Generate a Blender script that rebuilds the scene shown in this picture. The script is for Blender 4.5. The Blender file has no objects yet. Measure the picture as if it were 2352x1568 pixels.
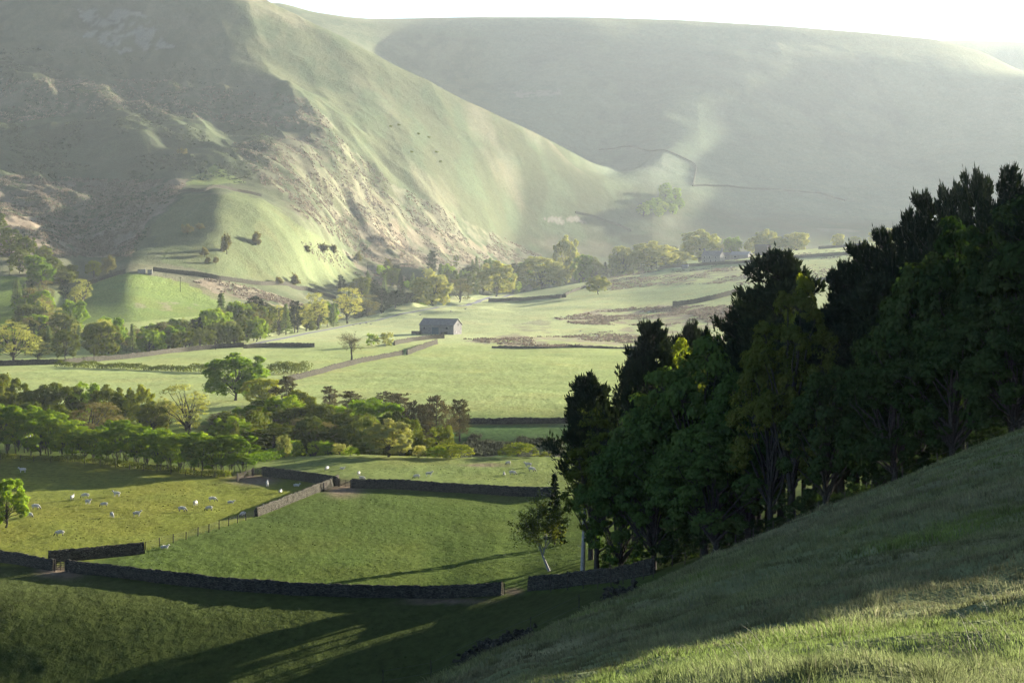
import bpy, math, random
import numpy as np
R = math.radians
SC = bpy.context.scene
COL = SC.collection

# ------------------------------------------------------------------ camera, sky, sun, exposure
ZC = 40.0                      # eye height above the valley floor (metres)
F = 4573.3                     # focal length in units of the 2352 px wide picture
U0, V0 = 1176.0, 566.0         # principal column and eye-level row
cam_d = bpy.data.cameras.new('camera')
cam = bpy.data.objects.new('camera', cam_d); COL.objects.link(cam)
cam_d.lens = 70; cam_d.sensor_width = 36; cam_d.clip_start = 0.3; cam_d.clip_end = 30000
cam_d.shift_y = -218.0/2352.0
cam.location = (0, 0, ZC); cam.rotation_euler = (R(90), 0, 0)
SC.camera = cam

SUN_AZ, SUN_EL = R(46), R(10.5)   # azimuth measured from the view direction (+Y) towards the right (+X)
w = bpy.data.worlds.new('World'); SC.world = w; w.use_nodes = True
nt = w.node_tree; nt.nodes.clear()
sk = nt.nodes.new('ShaderNodeTexSky'); sk.sky_type = 'NISHITA'; sk.sun_disc = False
sk.sun_elevation = SUN_EL; sk.sun_rotation = SUN_AZ; sk.air_density = 0.45; sk.dust_density = 0.4; sk.altitude = 300
bg = nt.nodes.new('ShaderNodeBackground'); bg.inputs[1].default_value = 0.05
wo = nt.nodes.new('ShaderNodeOutputWorld')
nt.links.new(sk.outputs[0], bg.inputs[0]); nt.links.new(bg.outputs[0], wo.inputs[0])
sd = bpy.data.lights.new('sun', 'SUN'); sd.energy = 5.0; sd.angle = R(0.5); sd.color = (1.0, 0.93, 0.83)
so = bpy.data.objects.new('sun', sd); COL.objects.link(so)
so.rotation_euler = (R(90)-SUN_EL, 0, -SUN_AZ+math.pi)
so.rotation_euler = (math.pi/2-SUN_EL, 0, math.pi-SUN_AZ)
so.location = (300, 300, 300)
SC.view_settings.view_transform = 'Standard'; SC.view_settings.look = 'None'
SC.view_settings.exposure = 3.0; SC.view_settings.gamma = 1.0
SC.cycles.max_bounces = 6; SC.cycles.diffuse_bounces = 2; SC.cycles.transmission_bounces = 3
SC.cycles.transparent_max_bounces = 8; SC.cycles.volume_bounces = 0

# ------------------------------------------------------------------ tagging helpers
def tag(o, label=None, cat=None, group=None, kind=None):
    if label: o['label'] = label
    if cat: o['category'] = cat
    if group: o['group'] = group
    if kind: o['kind'] = kind
    return o
def empty(name, loc, rz=0.0, scale=None):
    o = bpy.data.objects.new(name, None); COL.objects.link(o)
    o.empty_display_size = 0.5
    o.location = loc; o.rotation_euler = (0, 0, rz)
    if scale is not None: o.scale = scale
    return o
def mesh_np(name, verts, faces=None, quads=None, tris=None, mats=(), smooth=False, matidx=None):
    me = bpy.data.meshes.new(name)
    verts = np.asarray(verts, np.float32).reshape(-1, 3)
    if faces is not None:
        me.from_pydata(verts.tolist(), [], faces)
    else:
        idx = []; starts = []; tot = []; n = 0
        if quads is not None and len(quads):
            q = np.asarray(quads, np.int32).reshape(-1, 4)
            idx.append(q.ravel()); starts.append(np.arange(len(q))*4); tot.append(np.full(len(q), 4)); n += q.size
        if tris is not None and len(tris):
            t = np.asarray(tris, np.int32).reshape(-1, 3)
            idx.append(t.ravel()); starts.append(n+np.arange(len(t))*3); tot.append(np.full(len(t), 3))
        idx = np.concatenate(idx).astype(np.int32); starts = np.concatenate(starts).astype(np.int32); tot = np.concatenate(tot).astype(np.int32)
        me.vertices.add(len(verts)); me.vertices.foreach_set('co', verts.ravel())
        me.loops.add(len(idx)); me.loops.foreach_set('vertex_index', idx)
        me.polygons.add(len(starts)); me.polygons.foreach_set('loop_start', starts)
        try: me.polygons.foreach_set('loop_total', tot)
        except Exception: pass
    for m in mats: me.materials.append(m)
    if matidx is not None: me.polygons.foreach_set('material_index', np.asarray(matidx, np.int32))
    me.update(calc_edges=True)
    me.polygons.foreach_set('use_smooth', np.full(len(me.polygons), bool(smooth)))
    me.update()
    return me
def link(name, me, parent=None, loc=None):
    o = bpy.data.objects.new(name, me); COL.objects.link(o)
    if parent is not None: o.parent = parent
    if loc is not None: o.location = loc
    return o

# ------------------------------------------------------------------ numpy noise
def _hash(ix, iy, seed):
    h = (ix.astype(np.int64)*374761393 + iy.astype(np.int64)*668265263 + seed*974634777) & 0xffffffff
    h = ((h ^ (h >> 13))*1274126177) & 0xffffffff
    h = h ^ (h >> 16)
    return (h & 0xffff)/65535.0
def noise(x, y, seed=0):
    x = np.asarray(x, float); y = np.asarray(y, float)
    ix = np.floor(x); iy = np.floor(y); fx = x-ix; fy = y-iy
    fx = fx*fx*fx*(fx*(fx*6-15)+10); fy = fy*fy*fy*(fy*(fy*6-15)+10)
    a = _hash(ix, iy, seed); b = _hash(ix+1, iy, seed); c = _hash(ix, iy+1, seed); d = _hash(ix+1, iy+1, seed)
    return (a*(1-fx)+b*fx)*(1-fy)+(c*(1-fx)+d*fx)*fy*1.0
def fbm(x, y, seed=0, octv=4, gain=.5):
    s = 0; a = 1; t = 0
    for k in range(octv):
        s = s+a*(noise(x, y, seed+k*17)*2-1); t += a; a *= gain; x = x*2.03+7.1; y = y*2.03+3.7
    return s/t
def ridged(x, y, seed=0, octv=4):
    s = 0; a = 1; t = 0
    for k in range(octv):
        s = s+a*(1-np.abs(noise(x, y, seed+k*31)*2-1)); t += a; a *= .5; x = x*2.1+1.3; y = y*2.1+9.7
    return s/t
def sstep(a, b, x):
    t = np.clip((np.asarray(x, float)-a)/(b-a), 0, 1); return t*t*(3-2*t)

# ------------------------------------------------------------------ terrain: feature lines  (column u -> depth Y, row v)
LINES = [
 # foreground hillside
 [(-1500,8,4000),(0,12,2500),(1000,12,1850),(1200,13,1700),(1600,10,1640),(2000,8,1630),(2352,7,1640),(4000,7,1500)],
 [(-1500,14,3300),(0,18,2200),(1000,20,1690),(1200,20,1590),(1600,18,1515),(2000,16,1465),(2352,14,1455),(4000,14,1250)],
 [(-1500,20,3000),(0,24,2080),(1000,29,1610),(1200,32,1518),(1600,32,1410),(2000,29,1330),(2352,26,1290),(4000,26,1000)],
 [(-1500,26,2850),(0,32,2000),(1000,42,1568),(1200,48,1476),(1400,54,1386),(1600,60,1302),(1850,70,1196),(2000,75,1130),(2150,78,1066),(2352,82,990),(2700,85,860),(4000,90,330)],
 # hidden back of it, raised unseen past the picture edge to shade the slope
 [(-1500,90,2000),(0,110,1850),(1000,110,1690),(1200,115,1600),(1400,118,1480),(1600,118,1350),(2000,118,1165),(2352,118,1010),(2700,120,860),(4000,125,290)],
 [(-1500,150,1950),(0,160,1860),(1000,165,1740),(1200,165,1570),(1400,165,1415),(1600,155,1322),(2000,140,1148),(2352,140,1003),(2700,140,860),(4000,145,300)],
 # near field and its wall
 [(-1500,190,1760),(0,190,1652),(600,190,1618),(1000,190,1580),(1200,190,1480),(1400,188,1378),(1600,178,1300),(2000,160,1140),(2352,160,1005),(2700,160,870),(4000,170,330)],
 [(-1500,230,1363),(0,230,1358),(1000,230,1363),(1200,225,1355),(1400,212,1338),(1600,200,1285),(2000,185,1145),(2352,185,1012),(2700,190,880),(4000,200,420)],
 [(-1500,320,1138),(0,320,1136),(1200,320,1140),(1500,310,1140),(1700,300,1120),(2000,300,1055),(2352,300,980),(2700,300,900),(4000,310,620)],
 [(-1500,375,1052),(0,375,1050),(600,375,1055),(800,378,1043),(1000,378,1050),(1300,378,1050),(1700,375,1040),(2000,375,1000),(2352,375,940),(4000,380,640)],
 [(-1500,400,1022),(0,400,1022),(600,400,1030),(800,398,1075),(1000,398,1080),(1300,398,1078),(1700,398,1050),(2000,400,1010),(2352,400,930),(4000,400,650)],
 [(-1500,425,995),(0,425,996),(600,425,1010),(800,422,1052),(1000,424,1050),(1300,424,1046),(1700,424,1020),(2000,425,980),(2352,425,915),(4000,430,660)],
 [(-1500,460,965),(0,460,965),(600,460,965),(800,457,980),(1000,457,975),(1300,457,973),(1700,457,965),(2000,460,940),(2352,460,890),(4000,460,670)],
 [(-1500,650,850),(0,640,850),(600,645,848),(1000,650,842),(1450,650,838),(1700,650,835),(2000,650,815),(2352,650,780),(4000,650,640)],
 [(-1500,680,838),(0,680,838),(300,720,822),(600,790,800),(1000,795,798),(1450,800,797),(1700,800,785),(2000,800,765),(2352,800,735),(4000,800,620)],
 [(-1500,720,830),(0,720,828),(300,760,818),(600,830,788),(800,950,764),(1010,930,764),(1176,1000,746),(1450,1050,726),(1700,1050,696),(2000,1050,668),(2352,1050,635),(4000,1050,560)],
 [(-1500,760,822),(0,760,822),(300,800,812),(600,870,780),(800,1080,745),(1000,1250,706),(1180,1450,678),(1400,1500,638),(1600,1550,603),(1800,1600,577),(2050,1650,553),(2352,1700,520),(4000,1700,440)],
 # stream bottom behind the field edge
 [(-1500,840,812),(0,840,812),(300,860,808),(600,940,776),(800,1180,740),(1000,1370,708),(1180,1600,682),(1400,1700,650),(1600,1750,625),(1800,1780,605),(2050,1850,590),(2352,1900,565),(4000,1900,500)],
 # foot of the fells
 [(-1500,950,720),(0,950,740),(300,950,738),(600,1020,728),(800,1280,692),(1000,1480,662),(1180,1750,644),(1400,1880,610),(1600,1930,585),(2050,2050,552),(2352,2100,535),(4000,2100,500)],
 [(-1500,1100,560),(0,1100,600),(180,1080,648),(300,1080,622),(500,1120,640),(650,1200,655),(800,1400,656),(1000,1600,612),(1180,1850,600),(1400,2000,572),(1500,2020,560),(1600,2050,560),(2050,2150,535),(2352,2200,515),(4000,2200,480)],
 [(-1500,1250,420),(0,1250,500),(200,1250,560),(300,1230,540),(400,1260,490),(500,1290,446),(600,1300,470),(700,1330,530),(800,1500,595),(1000,1700,552),(1180,1950,545),(1400,2080,535),(1500,2100,528),(1700,2260,500),(2050,2400,480),(2352,2450,450),(4000,2450,420)],
 [(-1500,1400,300),(0,1400,400),(200,1400,470),(320,1400,455),(400,1400,430),(500,1400,425),(600,1420,440),(700,1450,470),(800,1600,490),(1000,1800,460),(1180,2020,450),(1400,2150,470),(1500,2190,475),(1600,2300,445),(1800,2500,420),(2050,2650,400),(2352,2700,350),(4000,2700,350)],
 [(-1500,1600,160),(0,1600,280),(200,1580,310),(300,1550,330),(490,1530,368),(600,1570,350),(700,1600,350),(800,1720,370),(1000,1880,370),(1180,2060,370),(1300,2150,390),(1400,2220,425),(1500,2300,430),(1600,2440,390),(1800,2650,350),(2050,2800,330),(2352,2850,285),(4000,2850,300)],
 [(-1500,1850,20),(0,1850,130),(300,1800,200),(500,1780,205),(650,1850,190),(800,1900,220),(920,1950,250),(1000,1980,285),(1180,2110,320),(1300,2200,355),(1400,2290,425),(1500,2420,370),(1600,2570,325),(1800,2770,285),(2050,2910,265),(2352,2950,225),(4000,2950,240)],
 # skyline of the left spur
 [(-1500,2250,-160),(0,2250,-60),(300,2200,-90),(450,2150,-80),(590,2120,0),(700,2100,48),(800,2080,98),(920,2080,160),(1000,2090,200),(1080,2100,238),(1200,2160,288),(1350,2270,368),(1430,2380,415),(1470,2440,400),(1530,2560,320),(1600,2690,268),(1800,2880,225),(2050,3000,205),(2352,3020,190),(4000,3020,180)],
 [(-1500,2600,-120),(0,2600,-60),(300,2500,-40),(590,2400,70),(800,2330,170),(920,2330,235),(1080,2340,310),(1200,2380,350),(1350,2450,400),(1450,2560,350),(1520,2720,240),(1600,2830,195),(1800,2990,150),(2050,3090,140),(2352,3100,178),(4000,3100,150)],
 [(-1500,2900,-80),(0,2900,-40),(300,2800,-20),(590,2750,60),(700,2780,75),(800,2800,95),(920,2820,160),(1080,2820,200),(1200,2830,195),(1350,2850,170),(1450,2960,140),(1600,3070,112),(1800,3130,100),(2050,3190,108),(2200,3190,125),(2352,3170,172),(4000,3170,200)],
 [(-1500,3200,-70),(0,3200,0),(590,3200,12),(650,3200,14),(720,3200,34),(800,3220,45),(850,3230,48),(1000,3240,44),(1100,3250,42),(1350,3250,43),(1560,3250,47),(1800,3280,61),(2000,3320,77),(2150,3350,92),(2250,3320,118),(2352,3250,166),(4000,3300,260)],
 [(-1500,3700,60),(0,3700,100),(590,3700,110),(850,3700,130),(1560,3700,130),(2000,3700,150),(2352,3700,190),(4000,3700,250)],
 [(-1500,4300,120),(0,4300,160),(1560,4300,160),(2000,4300,110),(2180,4300,91),(2352,4300,97),(4000,4300,120)],
 [(-1500,7500,250),(0,7500,250),(4000,7500,250)],
]
def pchip_cols(xk, yk, x):
    # xk, yk: (C, K) knots per column, x: (N,) -> (C, N); monotone cubic (limited so there is no overshoot)
    C, K = xk.shape
    h = np.diff(xk, axis=1); d = np.diff(yk, axis=1)/h
    m = np.zeros_like(yk)
    w1 = 2*h[:, 1:]+h[:, :-1]; w2 = h[:, 1:]+2*h[:, :-1]
    same = d[:, :-1]*d[:, 1:] > 0
    with np.errstate(divide='ignore', invalid='ignore'):
        hm = (w1+w2)/(w1/d[:, :-1]+w2/d[:, 1:])
    m[:, 1:-1] = np.where(same, hm, 0); m[:, 0] = d[:, 0]; m[:, -1] = d[:, -1]
    out = np.zeros((C, len(x)))
    for c in range(C):
        k = np.clip(np.searchsorted(xk[c], x)-1, 0, K-2)
        hh = h[c, k]; t = np.clip((x-xk[c, k])/hh, -0.5, 1.2)
        h00 = 2*t**3-3*t**2+1; h10 = t**3-2*t**2+t; h01 = -2*t**3+3*t**2; h11 = t**3-t**2
        out[c] = h00*yk[c, k]+h10*hh*m[c, k]+h01*yk[c, k+1]+h11*hh*m[c, k+1]
    return out
TU = np.linspace(-1500, 4000, 1101)
TL = np.concatenate([np.linspace(math.log(3), math.log(380), 500), np.linspace(math.log(380), math.log(7500), 1100)[1:]])
def _smooth_u(a, n):
    k = np.hanning(n+2)[1:-1]; k /= k.sum()
    p = np.pad(a, (n//2, n//2), mode='edge'); return np.convolve(p, k, 'valid')[:len(a)]
YK = []; VK = []
for L in LINES:
    u_ = np.array([p[0] for p in L], float)
    n_ = 17 if np.median([p[1] for p in L]) < 1900 else 49
    YK.append(_smooth_u(np.exp(np.interp(TU, u_, np.log([p[1] for p in L]))), n_))
    VK.append(_smooth_u(np.interp(TU, u_, [p[2] for p in L]), n_ if L[0][1] != 3200 else 9))
YK = np.array(YK).T; VK = np.array(VK).T
ZK = ZC-(VK-V0)/F*YK
# underfoot: a plane of the hillside
s_ = (TU-U0)/F
z3 = ZC-1.75-.12*3+.38*3*np.clip(s_, -1, 1)
YK = np.concatenate([np.full((len(TU), 1), 3.0), YK], 1); ZK = np.concatenate([z3[:, None], ZK], 1)
ZT = pchip_cols(np.log(YK), ZK, TL)
def blurL(a, n):
    k = np.hanning(n+2)[1:-1]; k /= k.sum()
    p = np.pad(a, ((0, 0), (n//2, n//2)), mode='edge')
    return sum(k[i]*p[:, i:i+a.shape[1]] for i in range(n))
ZT = blurL(ZT, 5)
def Hbase(X, Y):
    X = np.asarray(X, float); Y = np.asarray(Y, float)
    Yc = np.maximum(Y, 3.0)
    u = np.clip(U0+F*X/Yc, TU[0], TU[-1]-1e-3); l = np.clip(np.log(Yc), TL[0], TL[-1]-1e-6)
    fu = (u-TU[0])/(TU[1]-TU[0]); iu = np.floor(fu).astype(int); fu = fu-iu
    il = np.clip(np.searchsorted(TL, l)-1, 0, len(TL)-2); fl = (l-TL[il])/(TL[il+1]-TL[il])
    z = (ZT[iu, il]*(1-fu)+ZT[iu+1, il]*fu)*(1-fl)+(ZT[iu, il+1]*(1-fu)+ZT[iu+1, il+1]*fu)*fl
    return z-np.minimum(Y-3.0, 0)*.12
def H(X, Y):
    X = np.asarray(X, float); Y = np.asarray(Y, float)
    z = Hbase(X, Y)
    u = U0+F*X/np.maximum(Y, 3)
    near = 1-sstep(60, 110, Y)
    z = z+near*sstep(3, 9, Y)*(.14*fbm(X/1.3, Y/1.3, 5, 3)+.30*fbm(X/5, Y/5, 8, 2))
    fld = sstep(170, 200, Y)*(1-sstep(700, 1000, Y))
    z = z+fld*(.40*fbm(X/28, Y/28, 21, 3)+.07*fbm(X/2.3, Y/2.3, 25, 2))
    fl2 = sstep(600, 800, Y)*(1-sstep(1500, 1700, Y))*sstep(650, 900, u)
    z = z+fl2*(1.3*fbm(X/70, Y/90, 31, 3))
    # hummocky landslip ground low on the left fell
    hm = sstep(1060, 1250, Y)*(1-sstep(1750, 1950, Y))*(1-sstep(900, 1250, u))
    kz = np.exp(-((u-560)/230)**2)*sstep(1060, 1150, Y)*(1-sstep(1420, 1550, Y))
    hm = hm*(1-.85*kz)
    z = z+hm*(12*fbm(X/75, Y/75, 41, 4)+12*(ridged(X/130+Y/300, Y/170, 45, 4)-.55)*2)
    kn = np.exp(-((u-520)/190)**2)*sstep(1090, 1180, Y)*(1-sstep(1320, 1400, Y))
    z = z+kn*1.2*fbm(X/60, Y/60, 48, 2)
    # gullied flanks
    up = sstep(1500, 1800, Y)*(1-sstep(2060, 2200, Y))*(1-sstep(1000, 1400, u))
    z = z+(up*(1-.82*sstep(420, 640, u)))*34*(ridged((X+Y*.35)/120, Y/620, 51, 4)-.55)+up*2.5*fbm(X/60, Y/60, 53, 3)
    fr = sstep(2150, 2400, Y)*(1-sstep(3050, 3230, Y))*sstep(1300, 1500, u)
    z = z+fr*9*(ridged((X-Y*.10)/170, Y/900, 61, 4)-.6)+fr*2.5*fbm(X/80, Y/80, 63, 4)
    return z
def proj_v(X, Y, Z): return V0+(ZC-Z)/Y*F
def at(u, v, y0=150, y1=3300):
    """the ground point seen at picture column u, row v (first crossing between depths y0 and y1)"""
    Y = np.exp(np.linspace(math.log(y0), math.log(y1), 1500)); X = (u-U0)/F*Y
    vv = proj_v(X, Y, H(X, Y))
    k = np.where(vv <= v)[0]
    if len(k) == 0: k = [int(np.argmin(vv))]
    i = int(k[0]); y = Y[i]
    if i > 0 and vv[i-1] > v: y = Y[i-1]+(Y[i]-Y[i-1])*(vv[i-1]-v)/(vv[i-1]-vv[i])
    x = (u-U0)/F*y
    return float(x), float(y), float(H(x, y))
def on(u, Y):
    x = (u-U0)/F*Y; return float(x), float(Y), float(H(x, Y))
# ------------------------------------------------------------------ node helpers
def newmat(name):
    m = bpy.data.materials.new(name); m.use_nodes = True; m.node_tree.nodes.clear(); return m, m.node_tree.nodes, m.node_tree.links
def nd(N, t, **k):
    n = N.new(t)
    for a, b in k.items():
        if a.startswith('i_'): n.inputs[a[2:].replace('_', ' ')].default_value = b
        else: setattr(n, a, b)
    return n
def mixc(N, L, fac, a, b, mode='MIX'):
    n = N.new('ShaderNodeMix'); n.data_type = 'RGBA'; n.blend_type = mode
    for k, v in ((0, fac), (6, a), (7, b)):
        if hasattr(v, 'node'): L.new(v, n.inputs[k])
        elif k == 0: n.inputs[0].default_value = v
        else: n.inputs[k].default_value = (*v, 1)[:4]
    return n.outputs[2]
def ramp(N, L, src, stops):
    r = N.new('ShaderNodeValToRGB'); e = r.color_ramp.elements
    while len(e) < len(stops): e.new(.5)
    for k, (p, c) in enumerate(stops):
        e[k].position = p; e[k].color = (c, c, c, 1) if not hasattr(c, '__len__') else (*c, 1)
    L.new(src, r.inputs[0]); return r.outputs[0]
def noise_tex(N, L, vec, scale, detail=3, rough=.5, dist=0):
    n = nd(N, 'ShaderNodeTexNoise'); n.inputs['Scale'].default_value = scale; n.inputs['Detail'].default_value = detail
    n.inputs['Roughness'].default_value = rough; n.inputs['Distortion'].default_value = dist
    if vec is not None: L.new(vec, n.inputs['Vector'])
    return n.outputs[0]

# ------------------------------------------------------------------ ground sheet
def inpoly(u, v, poly):
    c = np.zeros(u.shape, bool); n = len(poly)
    for i in range(n):
        x1, y1 = poly[i]; x2, y2 = poly[(i+1) % n]
        if y1 == y2: continue
        cond = ((y1 > v) != (y2 > v)) & (u < (x2-x1)*(v-y1)/(y2-y1)+x1)
        c ^= cond
    return c
def lerp(c, col, m):
    m = np.asarray(m)[..., None]; return c*(1-m)+np.array(col)*m
def ground_colour(X, Y, Z):
    """albedo of the turf, bracken, rushes and bare soil growing at each ground point, some shade painted in"""
    u = U0+F*X/np.maximum(Y, 2); v = proj_v(X, np.maximum(Y, 2), Z)
    n1 = fbm(X/30, Y/30, 101, 3); n2 = fbm(X/9, Y/9, 103, 3); n3 = fbm(X/2.2, Y/2.2, 105, 2)
    nb = fbm(X/22, Y/60, 107, 4); nf = fbm(X/6, Y/14, 109, 3)
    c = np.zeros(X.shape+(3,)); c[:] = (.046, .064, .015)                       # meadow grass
    c = lerp(c, (.036, .045, .013), (Y < 300)*(v > np.interp(u, [-2000, 0, 152, 400, 800, 1154, 2352], [1290, 1290, 1311, 1342, 1370, 1366, 1300])))  # shade below the near wall, put into a darker pasture colour
    # rough hillside near the camera
    c = lerp(c, (.110, .122, .058), 1-sstep(85, 150, Y))
    p = sstep(.0, .35, fbm(X/6, Y/6, 111, 3)+.15*n3)*(1-sstep(70, 110, Y))
    c = lerp(c, (.12, .11, .06), .6*p)
    # fields
    c = lerp(c, (.092, .100, .018), inpoly(u, v, [(-2000, 1035), (0, 1040), (606, 1088), (776, 1110), (588, 1186), (334, 1262), (150, 1300), (-2000, 1280)])*(Y > 240)*(Y < 385)*1.0)
    c = lerp(c, (.098, .118, .036), ((Y > 240) & (Y < 385) & (v < np.interp(u, [600, 776, 1272, 2352], [1092, 1116, 1140, 1150])) & (u > np.interp(v, [1040, 1092], [560, 604])))*1.0)     # left sheep field, yellow green
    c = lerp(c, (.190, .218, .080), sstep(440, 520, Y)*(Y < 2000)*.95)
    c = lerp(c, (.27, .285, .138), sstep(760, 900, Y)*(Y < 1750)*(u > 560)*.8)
    # fells
    fell = np.where(u < 1450, sstep(1000, 1100, Y+0*u+np.where(u > 650, (650-u)*.9, 0)), sstep(1850, 2000, Y))
    c = lerp(c, (.074, .080, .044), fell)
    c = c*(1-.18*(fell*sstep(650, 900, u)*(Y < 2300))-.27*(fell*sstep(900, 1350, u)*(Y < 2400)*(u < 1500)))[..., None]  # weaker light towards the right end of the spur, dimmed into its colour
    c = lerp(c, (.054, .066, .036), fell*sstep(-.1, .35, nb))
    c = lerp(c, (.145, .125, .085), fell*sstep(.05, .45, fbm(X/60, Y/150, 113, 4))*.45*(Y < 2200))
    ff = sstep(2200, 2400, Y)*sstep(1050,1200,u)
    c = lerp(c, (.090, .108, .070), ff)
    c = lerp(c, (.070, .078, .060), ff*sstep(.0, .4, fbm(X/160, Y/420, 115, 4))*.7)
    c = lerp(c, (.11, .125, .075), ff*sstep(.1, .5, fbm(X/90, Y/200, 117, 4))*.5)
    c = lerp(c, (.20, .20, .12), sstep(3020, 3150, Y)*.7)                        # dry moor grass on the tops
    ju = u+10*nf*1.5; jv = v+7*nb*1.4
    def Z_(poly, col, k=1.0, y0=150, y1=3300, thr=None, nn=None):
        nonlocal c
        m = (inpoly(ju, jv, poly) & (Y > y0) & (Y < y1)).astype(float)*k
        if thr is not None: m = m*sstep(thr-.12, thr+.18, nn)
        c = lerp(c, col, m)
    br = nf*.6+n2*.5
    # bracken, bilberry and bare ground on the left fell
    Z_([(-300, 250), (450, 250), (620, 300), (600, 400), (300, 420), (-300, 420)], (.050, .068, .034), .75, 1100)
    Z_([(-300, 180), (380, 185), (700, 225), (780, 300), (560, 290), (300, 250), (-300, 290)], (.115, .105, .070), .8, 1300, 2100, -.05, br)
    Z_([(-300, 400), (300, 415), (430, 410), (400, 470), (330, 510), (300, 590), (110, 590), (-300, 560)], (.165, .130, .095), .9, 1050, 2000, -.22, br)
    Z_([(540, 330), (760, 300), (900, 420), (1100, 520), (1250, 590), (1060, 640), (850, 600), (700, 500), (600, 420)], (.115, .105, .070), .75, 1100, 2100, -.05, br)
    Z_([(760, 480), (1000, 520), (1180, 590), (1000, 625), (860, 600)], (.14, .115, .08), .7, 1250, 2100, -.15, br)
    Z_([(480, 640), (560, 655), (700, 700), (760, 740), (600, 700), (440, 650)], (.17, .14, .10), .8, 900, 1500, -.2, br)
    Z_([(690, 560), (780, 575), (960, 650), (900, 670), (740, 600)], (.17, .14, .10), .8, 1100, 1900, -.15, br)
    c = lerp(c, (.036, .037, .026), .72*(sstep(1150, 1400, Y)*(Y < 2300)*(1-sstep(430, 720, u-(v-150)*.5))*(.6+.4*sstep(-.2, .3, nb))))   # shade on the upper left fell, painted into the moor colour
    # improved green pasture on the knoll and in the small intake fields
    Z_([(425, 452), (545, 440), (625, 470), (760, 560), (870, 655), (700, 660), (500, 632), (375, 605), (345, 520)], (.074, .086, .040), .95, 1060, 1700)
    Z_([(490, 372), (560, 420), (420, 425)], (.11, .14, .045), .8, 1300, 1800)
    Z_([(195, 655), (290, 622), (400, 640), (505, 690), (490, 725), (175, 740)], (.115, .150, .042), 1, 900, 1300)
    Z_([(290, 690), (400, 690), (470, 700), (420, 712), (320, 708)], (.19, .16, .11), .6, 900, 1300, -.05, br)
    Z_([(-300, 628), (60, 632), (50, 760), (-300, 770)], (.105, .142, .030), 1, 800, 1300)
    # rushes and sedge in the wetter fields
    Z_([(1270, 730), (1450, 705), (1720, 700), (1690, 765), (1480, 748), (1320, 745)], (.19, .15, .11), .9, 900, 1500, -.12, br)
    Z_([(1060, 778), (1300, 772), (1480, 752), (1700, 768), (1640, 795), (1200, 800)], (.18, .15, .105), .85, 800, 1200, -.08, br)
    Z_([(1340, 640), (1500, 625), (1760, 612), (1720, 650), (1520, 655), (1400, 668)], (.17, .145, .10), .8, 1000, 1700, -.02, br)
    Z_([(1160, 752), (1260, 730), (1270, 760), (1180, 775)], (.17, .15, .10), .7, 800, 1500, -.0, br)
    # steep bank above the stream
    Z_([(985, 975), (1320, 978), (1320, 1060), (985, 1060)], (.050, .085, .028), .95, 385, 470)
    Z_([(1080, 1012), (1180, 1008), (1290, 1018), (1300, 1080), (1060, 1080)], (.075, .062, .045), .9, 385, 450, -.25, n2)
    # worn soil at the gateways, sheep lie-ups
    for (a, b, ru, rv) in ((585, 1102, 60, 13), (790, 1122, 48, 20), (140, 1314, 60, 16), (1115, 1068, 60, 3.5), (1180, 1358, 26, 8), (1020, 1380, 110, 6)):
        m = np.exp(-(((u-a)/ru)**2+((v-b)/rv)**2)*1.2)*(Y > 170)*(Y < 420)
        c = lerp(c, (.115, .085, .060), np.clip(m*1.4+.25*n3, 0, 1)*np.clip(m*3, 0, 1))
    # pale scree and peat scars on the fells
    Z_([(1180, 212), (1290, 205), (1300, 222), (1200, 228)], (.14, .13, .10), .6, 2200, 3300, -.1, br)
    Z_([(1255, 505), (1330, 498), (1345, 512), (1270, 520)], (.18, .15, .13), .6, 1700, 2300, -.3, br)
    Z_([(180, 20), (330, 30), (400, 110), (280, 120), (200, 80)], (.13, .12, .11), .7, 1700, 2300, -.05, br)
    c = c*(1+.07*n1+.06*n2+.07*n3)[..., None]
    # clover and thin grass patches through the meadows
    m = sstep(.15, .5, fbm(X/14, Y/22, 121, 3))*(Y > 150)*(Y < 1700)
    c = c*(1+m[..., None]*np.array([.07, .0, .0]))
    tuft = np.where(fell > .3, 1.0, .35)+np.where(Y < 130, .4, 0)
    return np.clip(c, .005, .6), tuft
rows = np.exp(np.concatenate([np.linspace(math.log(2.0), math.log(60), 190)[:-1], np.linspace(math.log(60), math.log(380), 230)[:-1],
        np.linspace(math.log(380), math.log(900), 190)[:-1], np.linspace(math.log(900), math.log(3350), 640)[:-1], np.linspace(math.log(3350), math.log(9000), 26)]))
ins = np.linspace(-.30, .30, 640); st = ins[1]-ins[0]
outr = [.30]; q = st
while outr[-1] < 1.9: q *= 1.13; outr.append(outr[-1]+q)
outr = np.array(outr[1:])
cs = np.concatenate([-outr[::-1], ins, outr])
YY, SS = np.meshgrid(rows, cs, indexing='ij')
XX = SS*(YY+4)
ZZ = H(XX, YY)
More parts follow.
